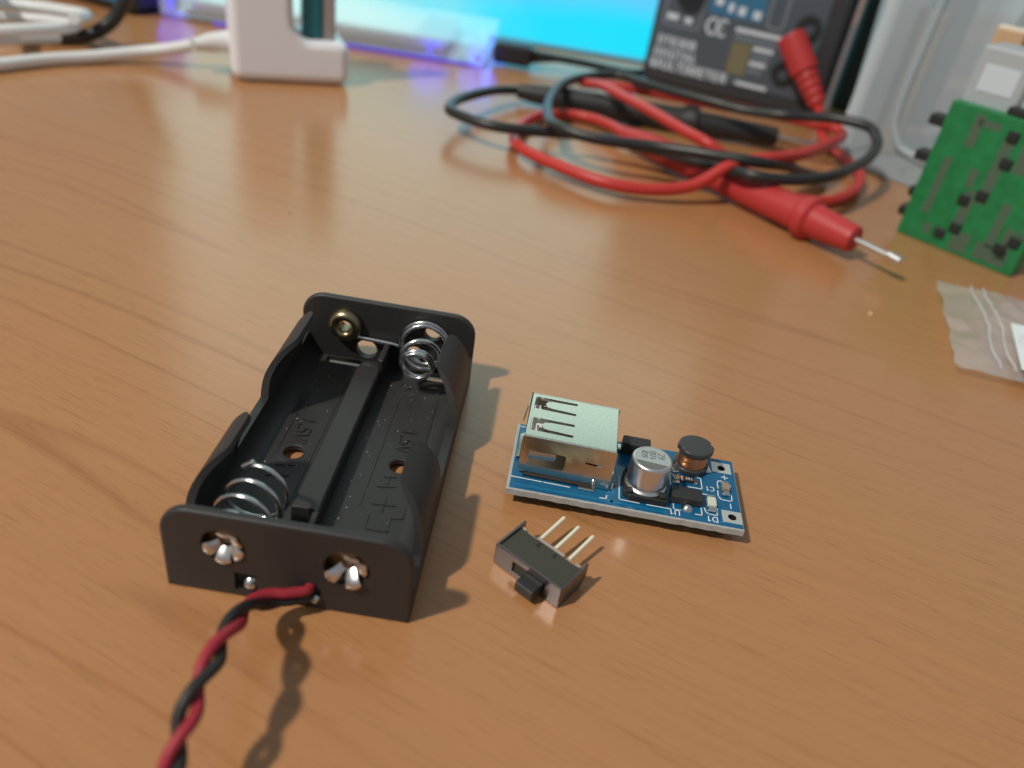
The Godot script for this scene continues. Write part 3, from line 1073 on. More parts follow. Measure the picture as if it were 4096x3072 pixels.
	part("stop_dent", box(Vector3(12.0, 3.98, 0.38), Vector3(1.1, 0.5, 0.3), 0.12), nick, u, 0.0)
	# flared lips at the mouth
	part("mouth_lip", box(Vector3.ZERO, Vector3(0.18, 3.0, 2.6), 0.05, Transform3D(Basis(Vector3.BACK, -0.16), Vector3(-0.62, 5.2, -9.2))), nick, u, 0.0)
	part("mouth_lip", box(Vector3.ZERO, Vector3(0.18, 6.9, 0.3), 0.05, Transform3D(Basis(), Vector3(-0.18, 3.75, -D + 0.16))), nick, u, 0.0)
	part("mouth_lip", box(Vector3.ZERO, Vector3(1.0, 0.2, 6.0), 0.05, Transform3D(Basis(Vector3.BACK, 0.5), Vector3(-0.5, 0.5, -D / 2))), nick, u, 0.0)
	part("contact_tongue", box(Vector3(5.5, 4.75, -D / 2), Vector3(10.0, 1.7, D - 2.2), 0.2), mats["white plastic"], u, 0.0)
	part("insulator", box(Vector3(6.0, 0.3, -D / 2 + 0.8), Vector3(10.8, 0.5, D + 0.6), 0.08), mats["black plastic"], u, 0.0)
	part("solder_tab", box(Vector3(10.6, 0.12, 0.9), Vector3(2.6, 0.26, 1.5), 0.1), mats["solder"], u, 0.0)
	part("solder_tab", lathe([Vector2(0.001, 0.7), Vector2(0.3, 0.6), Vector2(0.6, 0.0)], 14), mats["solder"], u, 60.0, Vector3(14.5, 0.0, -0.5))

func capacitor(t: Node3D) -> void:
	var c := Vector3(20.95, 3.2, -5.35)
	var n := Node3D.new()
	n.name = "round_capacitor"
	t.add_child(n)
	n.position = c * MM
	var flat := Transform3D(Basis(Vector3.RIGHT, -PI / 2), Vector3.ZERO)
	var b := PackedVector2Array([Vector2(-2.4, -3.35), Vector2(3.35, -3.35), Vector2(3.35, 3.35), Vector2(-2.4, 3.35), Vector2(-3.35, 2.4), Vector2(-3.35, -2.4)])
	part("base", extrude(b, [], 0.05, 1.2, 0.12, flat), mats["black plastic"], n, 20.0)
	for q in [Vector2(-2.6, 2.6), Vector2(2.6, -2.6), Vector2(2.6, 2.6), Vector2(-2.6, -2.6)]:
		part("base_corner", box(Vector3(q.x, 1.5, q.y), Vector3(1.1, 0.9, 1.1), 0.25), mats["black plastic"], n, 0.0)
	part("can", lathe([Vector2(2.6, 1.15), Vector2(3.2, 1.2), Vector2(3.26, 1.42), Vector2(3.12, 1.6), Vector2(2.92, 1.75), Vector2(2.9, 1.95), Vector2(3.08, 2.12), Vector2(3.12, 2.4), Vector2(3.12, 5.75), Vector2(3.06, 6.0), Vector2(2.92, 6.17), Vector2(2.75, 6.24)], 64), mats["aluminium can"], n, 50.0)
	part("can_lid", lathe([Vector2(2.76, 6.235), Vector2(2.6, 6.2), Vector2(0.001, 6.2)], 64), mats["can top"], n, 50.0)
	# printed polarity segment on the lid
	var seg := PackedVector2Array()
	var a0 := deg_to_rad(198)
	var a1 := deg_to_rad(331)
	for i in 19:
		var a := lerpf(a0, a1, i / 18.0)
		seg.append(Vector2(cos(a), sin(a)) * 2.66)
	part("polarity_print", extrude(seg, [], 6.2, 6.222, 0.0, flat), mats["can stripe"], n, 0.0)
	var up := Basis(Vector3.UP, PI / 2 - 0.03) * Basis(Vector3.RIGHT, -PI / 2)
	for q in [["60J", -1.15], ["100", 0.15], ["6Z", 1.4]]:
		text("lettering", q[0], 0.95, mats["can print"], n, Transform3D(up, Vector3(q[1], 6.215, -0.75)), 0.02)

func inductor(t: Node3D) -> void:
	var n := Node3D.new()
	n.name = "wound_inductor"
	t.add_child(n)
	n.position = Vector3(28.65, 3.2, -12.95) * MM
	n.rotation.y = 0.25
	var fe: Material = mats["ferrite"]
	var flat := Transform3D(Basis(Vector3.RIGHT, -PI / 2), Vector3.ZERO)
	for q in [[0.15, 1.15, "lower_flange"], [3.55, 4.55, "upper_flange"]]:
		var p := PackedVector2Array()
		for i in 48:
			var a := TAU * i / 48.0
			var r := 2.9
			var dent := absf(wrapf(a - 0.1, -PI, PI))
			var dent2 := absf(wrapf(a - 0.1 - PI, -PI, PI))
			r -= 0.42 * exp(-pow(minf(dent, dent2) / 0.11, 2.0))
			p.append(Vector2(cos(a) * r, sin(a) * r * 0.93))
		part(q[2], extrude(p, [], q[0], q[1], 0.22, flat, 3), fe, n, 40.0)
	part("core", lathe([Vector2(1.9, 1.1), Vector2(1.9, 3.6)], 24), fe, n)
	var pts := []
	var layers := 13
	for i in layers * 30 + 1:
		var a := TAU * i / 30.0
		pts.append(Vector3(cos(a) * 2.3, 1.24 + 2.22 * i / float(layers * 30), sin(a) * 2.3 * 0.95))
	part("copper_winding", tube(pts, 0.125, 6), mats["copper"], n, 70.0)
	part("copper_winding", lathe([Vector2(2.26, 1.15), Vector2(2.26, 3.55)], 32), mats["copper"], n, 60.0)
	part("solder_foot", box(Vector3(2.7, 0.2, 0.6), Vector3(1.3, 0.4, 2.0), 0.15), mats["solder"], n, 0.0)
	part("solder_foot", box(Vector3(-2.7, 0.2, 0.6), Vector3(1.3, 0.4, 2.0), 0.15), mats["solder"], n, 0.0)

# ---------------------------------------------------------------- slide switch
func slide_switch() -> void:
	# local x runs along the long side, z points out of the face with the slider
	var t := thing("slide_switch", "tiny grey metal slide switch lying on its side with three bare pins", "switch", Vector3(1.35, 0, -77.5), -deg_to_rad(34.5))
	var gm: Material = mats["gunmetal"]
	var L := 11.3
	var H := 3.75
	var D := 5.6
	# front sheet with the window
	part("front_sheet", extrude(rect(0, 0.02, L, H, 0.25, 3), [rect(3.2, 0.95, 8.75, 2.75)], -0.35, 0.0, 0.12, Transform3D(), 2), gm, t, 40.0)
	for q in [[0.0, 1.0], [L - 0.35, 1.0]]:
		var p := PackedVector2Array([Vector2(0.1, 0.02), Vector2(D - 0.6, 0.02), Vector2(D + 0.5, 1.2), Vector2(D + 0.6, H + 0.12), Vector2(0.1, H - 0.05)])
		part("end_sheet", extrude(p, [], q[0], q[0] + 0.35, 0.06, Transform3D(Basis(Vector3(0, 0, -1), Vector3.UP, Vector3(1, 0, 0)), Vector3(0, 0, -0.12))), gm, t, 20.0)
	part("body", box(Vector3(L / 2, H / 2 - 0.12, -2.75), Vector3(L - 0.8, H - 0.4, 4.75), 0.1), mats["switch body"], t, 0.0)
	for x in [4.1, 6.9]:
		part("notch_shade", box(Vector3(x, H - 0.3, -4.35), Vector3(0.5, 0.05, 0.85), 0.0), mats["hole dark"], t, 0.0)  # flat dark patches: shade of a recess put on as colour
	# base board at the rear and the folded tabs
	part("base_board", box(Vector3(L / 2, H / 2 - 0.25, -5.3), Vector3(L - 0.8, H - 0.8, 0.4), 0.05), mats["phenolic"], t, 0.0)
	for q in [[0.95, 0.8], [5.6, 4.9], [10.3, 0.9]]:
		part("folded_tab", box(Vector3(q[0], H - 0.30, -5.3), Vector3(q[1], 0.5, 0.42), 0.15), mats["phenolic"], t, 0.0)
	for x in [3.1, 5.7, 8.25]:
		part("pin", turned(Vector3(x, 2.2, -5.3), Vector3(x + 0.05, 3.05, -12.0), [Vector2(0, 0.29), Vector2(0.94, 0.29), Vector2(0.985, 0.2), Vector2(1, 0.001)], 12), mats["pin tin"], t, 50.0)
	var k := part("slider_knob", box(Vector3(7.05, 1.75, 0.9), Vector3(2.95, 1.7, 3.0), 0.12), mats["black plastic"], t, 0.0)
	part("slider_plate", box(Vector3(5.9, 1.85, -0.6), Vector3(6.4, 1.9, 0.3), 0.05), mats["black plastic"], k, 0.0)

# ---------------------------------------------------------------- things at the back of the table
func background() -> void:
	monitor()
	drive()
	charger()
	meter()
	test_leads()
	tub_and_module()
	bag()

func monitor() -> void:
	var t := thing("monitor", "black framed monitor with a glowing cyan screen standing behind the clear drive case", "monitor", Vector3(-52, 0, -430))
	var W := 336.0
	var H := 296.0
	part("casing", box(Vector3(0, H / 2, -12), Vector3(W + 12, H, 22), 3.0), mats["monitor black"], t, 0.0)
	part("bezel", extrude(rect(-W / 2 - 6, 0.05, W / 2 + 6, H + 4), [rect(-W / 2, 0.6, W / 2, H - 6)], 0.0, 1.6, 0.3), mats["monitor black"], t, 0.0, Vector3(0, 0, -1))
	var sc := mat("screen", lin(0.02, 0.02, 0.02), 0.4)
	sc.emission_enabled = true
	sc.emission_operator = BaseMaterial3D.EMISSION_OP_MULTIPLY
	sc.emission = Color.WHITE
	sc.emission_energy_multiplier = 1.0
	sc.emission_texture = wallpaper()
	var o := MeshInstance3D.new()
	o.name = "screen"
	var s := []
	quad(s, Vector3(-W / 2, 0.5, -0.6), Vector3(-W / 2, H - 6, -0.6), Vector3(W / 2, H - 6, -0.6), Vector3(W / 2, 0.5, -0.6))
	o.mesh = commit(s, 0.0, func(v: Vector3) -> Vector2: return Vector2(v.x / W + 0.5, 1.0 - (v.y - 2.0) / (H - 8.0)))
	o.material_override = sc
	t.add_child(o)
	var sl := AreaLight3D.new()
	sl.name = "screen_light"
	sl.area_size = Vector2(W, H - 8.0) * MM
	sl.light_color = Color(0.80, 1.0, 0.97)
	sl.light_energy = 0.0062
	sl.area_range = 3.0
	sl.shadow_enabled = true
	sl.position = Vector3(0, H / 2 - 2.0, 1.2) * MM
	sl.rotation.y = PI
	t.add_child(sl)

func wallpaper() -> ImageTexture:
	# desktop picture: saturated cyan below, a pale window above
	var w := 256
	var h := 144
	var n := FastNoiseLite.new()
	n.seed = 4
	n.frequency = 0.012
	var im := Image.create(w, h, false, Image.FORMAT_RGBF)
	for y in h:
		for x in w:
			var v := y / float(h)
			var k := n.get_noise_2d(x, y * 1.6) * 0.5 + 0.5
			var mm := (x + 0.5) / w * 336.0 - 220.0
			var c := Color(0.0, 0.74, 1.0).lerp(Color(0.11, 0.62, 0.96), smoothstep(0.955, 0.90, v + (k - 0.5) * 0.05))
			c = Color(0.42, 0.82, 0.80).lerp(c, smoothstep(-120.0, -25.0, mm + (k - 0.5) * 60.0))
			if v < 0.84:
				c = Color(0.66, 0.96, 0.86).lerp(Color(0.82, 1.06, 0.98), k)
				if v < 0.05:
					c = Color(0.10, 0.30, 0.40)
			im.set_pixel(x, y, c)
	return ImageTexture.create_from_image(im)

func drive() -> void:
	var t := thing("drive_case", "clear acrylic hard drive case with glowing blue corners lying before the screen", "drive case", Vector3(-106.5, 0, -395))
	var W := 143.0
	var D := 66.0
	var H := 10.0
	var ac: Material = mats["acrylic"]
	part("lid", box(Vector3(0, H - 0.9, 0), Vector3(W, 1.8, D), 0.4), ac, t, 0.0)
	part("tray", box(Vector3(0, 1.6, 0), Vector3(W, 1.2, D), 0.3), ac, t, 0.0)
	part("front_rail", box(Vector3(0, 5.2, D / 2 - 0.8), Vector3(W, 5.6, 1.4), 0.3), ac, t, 0.0)
	part("end_rail", box(Vector3(W / 2 - 0.8, 5.2, 0), Vector3(1.4, 5.6, D - 3.4), 0.3), ac, t, 0.0)
	part("end_rail", box(Vector3(-W / 2 + 0.8, 5.2, 0), Vector3(1.4, 5.6, D - 3.4), 0.3), ac, t, 0.0)
	var hd := part("bare_drive", box(Vector3(-4, 5.6, -2), Vector3(W - 30, 5.0, D - 12), 0.6), mats["drive metal"], t, 0.0)
	part("drive_label", box(Vector3(-8, 8.13, -2), Vector3(W - 52, 0.05, D - 22)), mats["drive label"], hd, 0.0)
	part("drive_board", box(Vector3(-4, 2.6, -1), Vector3(W - 26, 0.8, D - 8)), mats["drive board"], hd, 0.0)
	for x in [-W / 2 + 9, W / 2 - 9]:
		for z in [-D / 2 + 8, D / 2 - 8]:
			part("rubber_foot", lathe([Vector2(0.001, 0.0), Vector2(3, 0.0), Vector2(3, 1.05), Vector2(0.001, 1.05)], 16), mats["black plastic"], t, 30.0, Vector3(x, 0, z))
	var glow := mat("blue led", lin(0.02, 0.02, 0.05), 0.4)
	glow.emission_enabled = true
	glow.emission = Color(0.16, 0.18, 1.0)
	glow.emission_energy_multiplier = 1.6
	var spots := [[Vector3(W / 2 - 2.6, 3.6, D / 2 - 3.4), Vector3(2.6, 2.4, 2.0)], [Vector3(W / 2 - 2.6, 7.0, -10), Vector3(1.8, 2.2, 2.2)], [Vector3(-W / 2 + 2.8, 5.2, D / 2 - 6), Vector3(1.6, 4.6, 3.0)], [Vector3(W / 2 - 24, 4.4, D / 2 - 2.6), Vector3(1.6, 3.6, 1.0)]]
	for q in spots:
		var o := part("led", box(q[0], q[1], 0.4), glow, t, 0.0)
		var l := OmniLight3D.new()
		l.name = "led_light"
		l.light_color = Color(0.2, 0.2, 1.0)
		l.light_energy = 0.0002
		l.light_size = 0.001
		l.omni_range = 0.5
		l.omni_attenuation = 2.0
		l.shadow_enabled = true
		l.position = q[0] * MM
		o.add_child(l)
	var strip := mat("blue edge glow", lin(0.02, 0.02, 0.05), 0.4)
	strip.emission_enabled = true
	strip.emission = Color(0.20, 0.16, 0.95)
	strip.emission_energy_multiplier = 1.3
	part("edge_glow", box(Vector3(10, 0.85, D / 2 - 2.0), Vector3(W - 26, 0.7, 0.8), 0.1), strip, t, 0.0)  # glowing bar added for the light piped along the acrylic edge
	# plug and lead
	var pl := thing("usb_plug", "black moulded plug on a thin black cable pushed into the clear drive case", "cable", Vector3(-33, 0, -377))
	part("plug_body", box(Vector3(9.6, 5.8, 0), Vector3(17.5, 8.6, 11.5), 1.4), mats["cable black"], pl, 0.0)
	part("strain_relief", turned(Vector3(18, 5.6, 0), Vector3(29, 5.6, -4), [Vector2(0, 3.2), Vector2(0.3, 2.6), Vector2(1, 1.8)], 16), mats["cable black"], pl)
	var o0 := Vector3(-33, 0, -377)
	part("cable", tube(spline([Vector3(18, 5.6, 0) , Vector3(28.4, 5.6, -4.0), Vector3(41.4, 4.6, -8), Vector3(54.5, 3.2, -12), Vector3(66, 2.2, -17), Vector3(86, 1.9, -34), Vector3(120, 1.9, -44), Vector3(160, 1.9, -40)], 8), 1.7, 10), mats["cable black"], pl, 60.0)

func charger() -> void:
	# front face runs from (-114,-282) to (-76,-300)
	var t := thing("white_charger", "white rounded L-shaped charger block standing in front of the clear drive case", "charger", Vector3(-115.5, 0, -283.5), deg_to_rad(24))
	var p := PackedVector2Array()
	for q in [[0.0, 0.3, 5.0], [41.5, 0.3, 2.0], [41.5, 15.2, 2.6], [26.0, 15.2, 0.0], [22.0, 19.5, 0.0], [21.5, 58.0, 3.0], [0.0, 58.0, 5.0]]:
		p.append(Vector2(q[0], q[1]))
	var round_p := PackedVector2Array()
	var n := p.size()
	for i in n:
		var a := p[(i + n - 1) % n]
		var b := p[i]
		var c := p[(i + 1) % n]
		var d1 := (a - b).normalized()
		var d2 := (c - b).normalized()
		var r := minf(4.6, minf(a.distance_to(b), c.distance_to(b)) * 0.4)
		for k in 6:
			var tt := k / 5.0
			round_p.append((b + d1 * r).lerp(b, tt).lerp(b.lerp(b + d2 * r, tt), tt))
	part("shell", extrude(round_p, [], -24.0, 0.0, 3.2, Transform3D(), 6), mats["charger white"], t, 30.0)
	part("cable_collar", turned(Vector3(0.5, 11.0, -12), Vector3(-12, 9.6, -9), [Vector2(0, 3.6), Vector2(0.55, 3.2), Vector2(0.8, 2.4), Vector2(1, 2.2)], 16), mats["cable white"], t)
	var o := Vector3(-115.5, 0, -283.5)
	# cable in world places
	var pts := [Vector3(-125.5, 9.8, -296.5), Vector3(-130, 8.6, -295), Vector3(-140, 6.0, -291), Vector3(-151, 3.8, -287.5), Vector3(-162.3, 2.4, -278), Vector3(-171.2, 2.2, -268), Vector3(-177, 2.2, -258), Vector3(-186, 2.2, -240)]
	var w := thing("charger_cable", "thin white cable running flat from the white charger block", "cable", pts[0] * Vector3(1, 0, 1))
	var loc := []
	for v in spline(pts, 8):
		loc.append(v - pts[0] * Vector3(1, 0, 1))
	part("cable", tube(loc, 2.1, 12), mats["cable white"], w, 60.0)
	# teal stick standing on the low step
	var st := thing("teal_stick", "dark teal glassy stick standing upright on the step of the white charger block", "stick", Vector3(-92.6, 15.2, -302.2), deg_to_rad(24))
	part("stick_body", box(Vector3(0, 24, 0), Vector3(7.0, 48, 8.0), 0.8), mats["teal glass"], st, 0.0)
	part("metal_edge", box(Vector3(6.0, 24, 0.5), Vector3(4.6, 48, 6.5), 0.6), mats["drive metal"], st, 0.0)
	# coil of white cable
	var cp := []
	var r := RandomNumberGenerator.new()
	r.seed = 9
	var cc := Vector3(-199, 0, -282)
	for i in 8 * 2 + 1:
		var a := TAU * i / 8.0
		var rr := 25.0 + r.randf_range(-2.5, 2.5)
		var turn := i / 8.0
		cp.append(Vector3(cos(a) * (rr - 4.0 + turn * 5.0), 2.2 + turn * 3.6 + 4.0 * maxf(0.0, cos(a - 0.4)), sin(a) * (rr * 0.9 - 2.0 + turn * 2.6)))
	var wc := thing("white_cable_coil", "loose coil of white cable lying beside the black adapter", "cable", cc)
	part("cable", tube(spline(cp, 8), 2.0, 12), mats["cable white"], wc, 60.0)
	part("cable_end", tube(spline([Vector3(-14, 13.5, -22), Vector3(-4, 15.0, -6), Vector3(4, 15.5, 8), Vector3(12, 13.6, 16)], 8), 2.3, 12), mats["cable white"], wc, 60.0)
	# black adapter and its lead
	var ad := thing("black_adapter", "black box shaped adapter standing behind the coil of white cable", "adapter", Vector3(-205, 0, -377), deg_to_rad(-20))
	part("adapter_body", box(Vector3(0, 17, 0), Vector3(52, 34, 30), 3.0), mats["black plastic"], ad, 0.0)
	part("adapter_plate", box(Vector3(12, 14, 15.1), Vector3(22, 20, 0.5), 0.2), mats["meter blue"], ad, 0.0)
	var bc := thing("black_cable", "thick grey black cable curving down to the table behind the white coil", "cable", Vector3(-180, 0, -296))
	part("cable", tube(spline([Vector3(-16, 2.6, 6), Vector3(-4, 2.6, 1), Vector3(4, 3.5, -4), Vector3(11, 8, -8), Vector3(16, 15, -10), Vector3(22, 26, -10), Vector3(30, 44, -10)], 8), 2.5, 12), mats["cable black"], bc, 60.0)

func meter() -> void:
	# lower corners of the front at (36,-394) and (113,-364)
	var ang := -atan2(30.0, 77.0)
	var t := thing("multimeter", "dark digital multimeter standing on end behind the tangled test leads", "multimeter", Vector3(36, 0, -394), ang)
	t.rotation = Vector3(deg_to_rad(-3.0), ang, 0)
	t.rotation_order = EULER_ORDER_YXZ
	var W := 82.0
	var H := 132.0
	var body: Material = mats["meter body"]
	part("body", extrude(rect(0, 0.2, W, H, 5.0, 6), [], -27.0, 0.0, 2.2, Transform3D(), 3), body, t, 35.0)
	part("face_plate", extrude(rect(2.2, 7.0, W - 8.0, H - 4, 2.5, 4), [], 0.02, 0.4, 0.12), mats["meter face"], t, 30.0)
	var pr: Material = mats["meter print"]
	var z := 0.42
	for q in [["DT830B", 4.2, 17.2, 4.4], ["DIGITAL", 3.8, 12.0, 4.4], ["MULTIMETER", 3.2, 7.0, 4.9]]:
		var o := text("lettering", q[0], q[3] * 0.86, pr, t, Transform3D(Basis(), Vector3(q[1], q[2] + 1.6, z)), 0.05, "Droid Sans", true)
		(o.mesh as TextMesh).horizontal_alignment = HORIZONTAL_ALIGNMENT_LEFT
	# conformity mark: two open rings
	for k in 2:
		var arc := []
		for i in 15:
			var a := deg_to_rad(55.0 + 250.0 * i / 14.0)
			arc.append(Vector3(27.6 + k * 4.6 + cos(a) * 2.6, 28.6 + sin(a) * 3.1, z))
		part("mark_ring", flat_stroke(arc, 1.15), pr, t, 0.0)
	part("mark_bar", box(Vector3(31.2, 28.6, z + 0.02), Vector3(1.9, 0.9, 0.05)), pr, t, 0.0)
	# printed blocks, frames and panels
	part("printed_frame", extrude(rect(4.6, 25.2, 22.0, 48.0, 2.0, 4), [rect(5.5, 26.1, 21.1, 47.1, 1.5, 4)], z, z + 0.05), mats["meter frame"], t, 0.0)
	part("dial_knob", lathe([Vector2(0.001, 7), Vector2(5.6, 7), Vector2(6.2, 6), Vector2(6.6, 0)], 24, Transform3D(Basis(Vector3.RIGHT, PI / 2), Vector3(13, 43.5, 0.4))), mats["meter blue"], t)
	part("printed_word", box(Vector3(9.0, 29.0, z), Vector3(5.4, 2.6, 0.05)), pr, t, 0.0)
	part("printed_word", box(Vector3(16.4, 28.6, z), Vector3(3.6, 2.4, 0.05)), pr, t, 0.0)
	part("printed_panel", extrude(rect(24, 33.5, 48.0, 62.0, 1.0, 3), [], z, z + 0.05), mats["meter blue"], t, 0.0)
	for q in [[28, 38.6, 3.4, 3.0], [33.5, 37.2, 2.4, 3.6], [38.5, 36.6, 3.2, 3.4], [45.2, 36.2, 3.4, 3.2]]:
		part("printed_word", box(Vector3(q[0], q[1], z + 0.06), Vector3(q[2], q[3], 0.05)), pr, t, 0.0)
	part("printed_frame", extrude(rect(49.6, 32.0, 57.6, 50.0, 2.6, 4), [rect(50.7, 33.1, 56.5, 49.0, 1.8, 4)], z, z + 0.05), mats["meter frame"], t, 0.0)
	part("printed_panel", box(Vector3(42.5, 18.0, z), Vector3(8.5, 13.0, 0.05)), mats["meter yellow"], t, 0.0)
	var rr := RandomNumberGenerator.new()
	rr.seed = 2
	for i in 6:
		var yy := 29.4 - i * 3.0
		var x0 := 38.0 if i < 2 else 47.6
		part("printed_text_line", box(Vector3((x0 + 58.0 - i * 0.8) / 2, yy, z + 0.06), Vector3(58.0 - i * 0.8 - x0, 1.7, 0.05)), mats["meter frame"] if i % 2 else pr, t, 0.0)
	part("printed_text_line", box(Vector3(51, 8.4, z + 0.06), Vector3(14, 1.5, 0.05)), pr, t, 0.0)
	for q in [Vector2(67.5, 35.5), Vector2(67.5, 54.5), Vector2(63.0, 16.5)]:
		part("jack", extrude(ring(Vector2(q.x, q.y), 5.2, 32), [ring(Vector2(q.x, q.y), 2.6, 24)], 0.3, 1.6, 0.3), mats["pin black"], t, 30.0)

func flat_stroke(p: Array, wide: float) -> Array:
	var s := []
	for i in p.size() - 1:
		var d: Vector3 = (p[i + 1] - p[i])
		var mid: Vector3 = (p[i] + p[i + 1]) / 2
		s.append_array(box(Vector3.ZERO, Vector3(d.length() * 1.12, wide, 0.05), 0.0, Transform3D(Basis(Vector3.BACK, atan2(d.y, d.x)), mid)))
	return s

func lead(called: String, label: String, pts: Array, rad: float, material: Material) -> Node3D:
	var o: Vector3 = pts[0] * Vector3(1, 0, 1)
	var t := thing(called, label, "test lead", o)
	var loc := []
	for v in spline(pts, 7):
		loc.append(v - o)
	part("cable", tube(loc, rad, 12), material, t, 60.0)
	return t

func test_leads() -> void:
	var kb: Material = mats["cable black"]
	var kr: Material = mats["lead red"]
	# black lead with its probe
	var pts := [Vector3(-17.0, 5.0, -315.5), Vector3(-24.7, 6.5, -303.1), Vector3(-33.7, 7.5, -281.5), Vector3(-35.3, 8.0, -266.7), Vector3(-31.8, 8.0, -260.7), Vector3(-19.4, 8.0, -254.1), Vector3(-4.2, 8.0, -256.4), Vector3(11.2, 8.0, -259.8), Vector3(31.8, 8.0, -256.8), Vector3(49.5, 9.0, -247.2), Vector3(57.9, 12.0, -233.5), Vector3(68.3, 12.5, -232.4), Vector3(83.1, 13.0, -239.8), Vector3(99.6, 13.5, -260.2), Vector3(106.8, 15.0, -272.3), Vector3(108.9, 17.0, -279.8), Vector3(106.9, 19.0, -286.7), Vector3(97.3, 18.5, -292.8), Vector3(87.7, 17.0, -295.2), Vector3(79.5, 16.0, -296.4), Vector3(67.9, 14.0, -303.3), Vector3(55.2, 14.0, -309.3), Vector3(35.8, 13.0, -322.2), Vector3(22.5, 12.0, -336.4), Vector3(9.9, 11.0, -329.6), Vector3(0.9, 11.0, -311.8), Vector3(-2.7, 10.5, -289.9), Vector3(-2.7, 11.0, -269.0), Vector3(0.6, 11.5, -252.7), Vector3(13.9, 11.5, -246.3), Vector3(31.8, 12.0, -246.3), Vector3(50.3, 14.0, -240.1), Vector3(62.4, 14.5, -238.8), Vector3(74.0, 11.5, -250.0), Vector3(82.0, 7.0, -262.0), Vector3(96.0, 2.0, -276.0)]
	var o: Vector3 = pts[0] * Vector3(1, 0, 1)
	var b := lead("black_test_lead", "looped black test lead with a black probe handle in front of the multimeter", pts, 1.75, kb)
	var pb: Material = mats["probe black"]
	part("probe_handle", turned(Vector3(-16, 4.6, -316.5) - o, Vector3(84, 4.8, -309.7) - o, [Vector2(0, 0.01), Vector2(0, 2.6), Vector2(0.06, 3.4), Vector2(0.2, 4.4), Vector2(0.62, 4.6), Vector2(0.66, 6.2), Vector2(0.69, 6.2), Vector2(0.70, 4.4), Vector2(0.97, 3.6), Vector2(1, 3.2), Vector2(1, 0.01)], 20), pb, b, 30.0)
	part("probe_tip", turned(Vector3(84, 4.8, -309.7) - o, Vector3(101, 4.6, -309.0) - o, [Vector2(0, 1.0), Vector2(0.9, 1.0), Vector2(1, 0.1)], 12), mats["tin"], b, 30.0)
	# red lead: probe, cable and banana plug
	var S := Vector3(24.5, 4.8, -281)
	var E := Vector3(86.5, 6.2, -209.6)
	var T := Vector3(95.8, 6.3, -198.9)
	var rp := [S + Vector3(2, 0, 3), S + Vector3(-3.4, -0.6, -9), Vector3(13.0, 3.0, -301.1), Vector3(2.7, 2.5, -302.1), Vector3(-5.7, 2.5, -294.9), Vector3(-11.4, 3.0, -277.6), Vector3(-12.1, 3.5, -258.6), Vector3(-7.6, 4.0, -247.5), Vector3(2.3, 4.0, -238.8), Vector3(17.0, 4.0, -229.9), Vector3(31.2, 4.0, -230.2), Vector3(44.1, 6.0, -234.1), Vector3(54.0, 12.5, -238.4), Vector3(64.0, 15.2, -241.0), Vector3(78.1, 14.5, -254.5), Vector3(94.0, 13.5, -278.8), Vector3(102.9, 12.5, -295.8), Vector3(102.1, 12.5, -305.0), Vector3(94.7, 12.5, -306.3), Vector3(82.0, 11.5, -314.5), Vector3(62.0, 9.0, -326.4), Vector3(36, 8.5, -332), Vector3(12, 8.5, -332), Vector3(8.9, 9.0, -326.7), Vector3(15.4, 12.0, -314.8), Vector3(21.5, 13.0, -301.3), Vector3(31.7, 14.0, -280.6), Vector3(41.2, 14.0, -263.1), Vector3(48.5, 13.8, -252.4), Vector3(58.0, 9.0, -252.0), Vector3(69.2, 4.0, -252.7), Vector3(79.2, 1.9, -250.0), Vector3(90.4, 2.0, -252.0), Vector3(102.2, 2.5, -265.1), Vector3(109.2, 3.0, -282.3), Vector3(109.5, 3.0, -300.5), Vector3(106.7, 3.4, -313.8), Vector3(105.6, 4.0, -326.1), Vector3(107.9, 6.0, -341.1), Vector3(109.0, 9.0, -353.6)]
	var ro: Vector3 = rp[0] * Vector3(1, 0, 1)
	var rd := lead("red_test_lead", "looped red test lead with probe and banana plug in front of the multimeter", rp, 1.85, kr)
	var pm: Material = mats["probe red"]
	part("probe_handle", turned(S - ro, E - ro, [Vector2(0, 0.01), Vector2(0, 2.4), Vector2(0.05, 3.2), Vector2(0.15, 4.0), Vector2(0.5, 4.4), Vector2(0.80, 4.9), Vector2(0.815, 6.3), Vector2(0.845, 6.3), Vector2(0.855, 4.9), Vector2(0.98, 3.9), Vector2(0.995, 3.6), Vector2(1, 2.4), Vector2(1, 0.01)], 24), pm, rd, 30.0)
	part("probe_tip", turned(E - ro, T - ro, [Vector2(0, 0.9), Vector2(0.68, 0.9), Vector2(0.71, 1.35), Vector2(0.97, 1.25), Vector2(1, 0.01)], 14), mats["tin"], rd, 30.0)
	var A := Vector3(109.0, 9.0, -353.6)
	var B := Vector3(91.6, 32.5, -366.0)
	var pf := [Vector2(0, 0.01), Vector2(0, 2.6)]
	for k in 4:
		pf.append(Vector2(0.03 + k * 0.11, 3.2 + k * 0.35))
		pf.append(Vector2(0.08 + k * 0.11, 4.0 + k * 0.35))
		pf.append(Vector2(0.105 + k * 0.11, 3.6 + k * 0.35))
	for q in [Vector2(0.47, 4.4), Vector2(0.50, 5.8), Vector2(0.97, 5.9), Vector2(1.0, 5.4), Vector2(1.0, 3.0), Vector2(0.8, 2.9)]:
		pf.append(q)
	part("banana_plug", turned(A - ro, B - ro, pf, 20), pm, rd, 30.0)

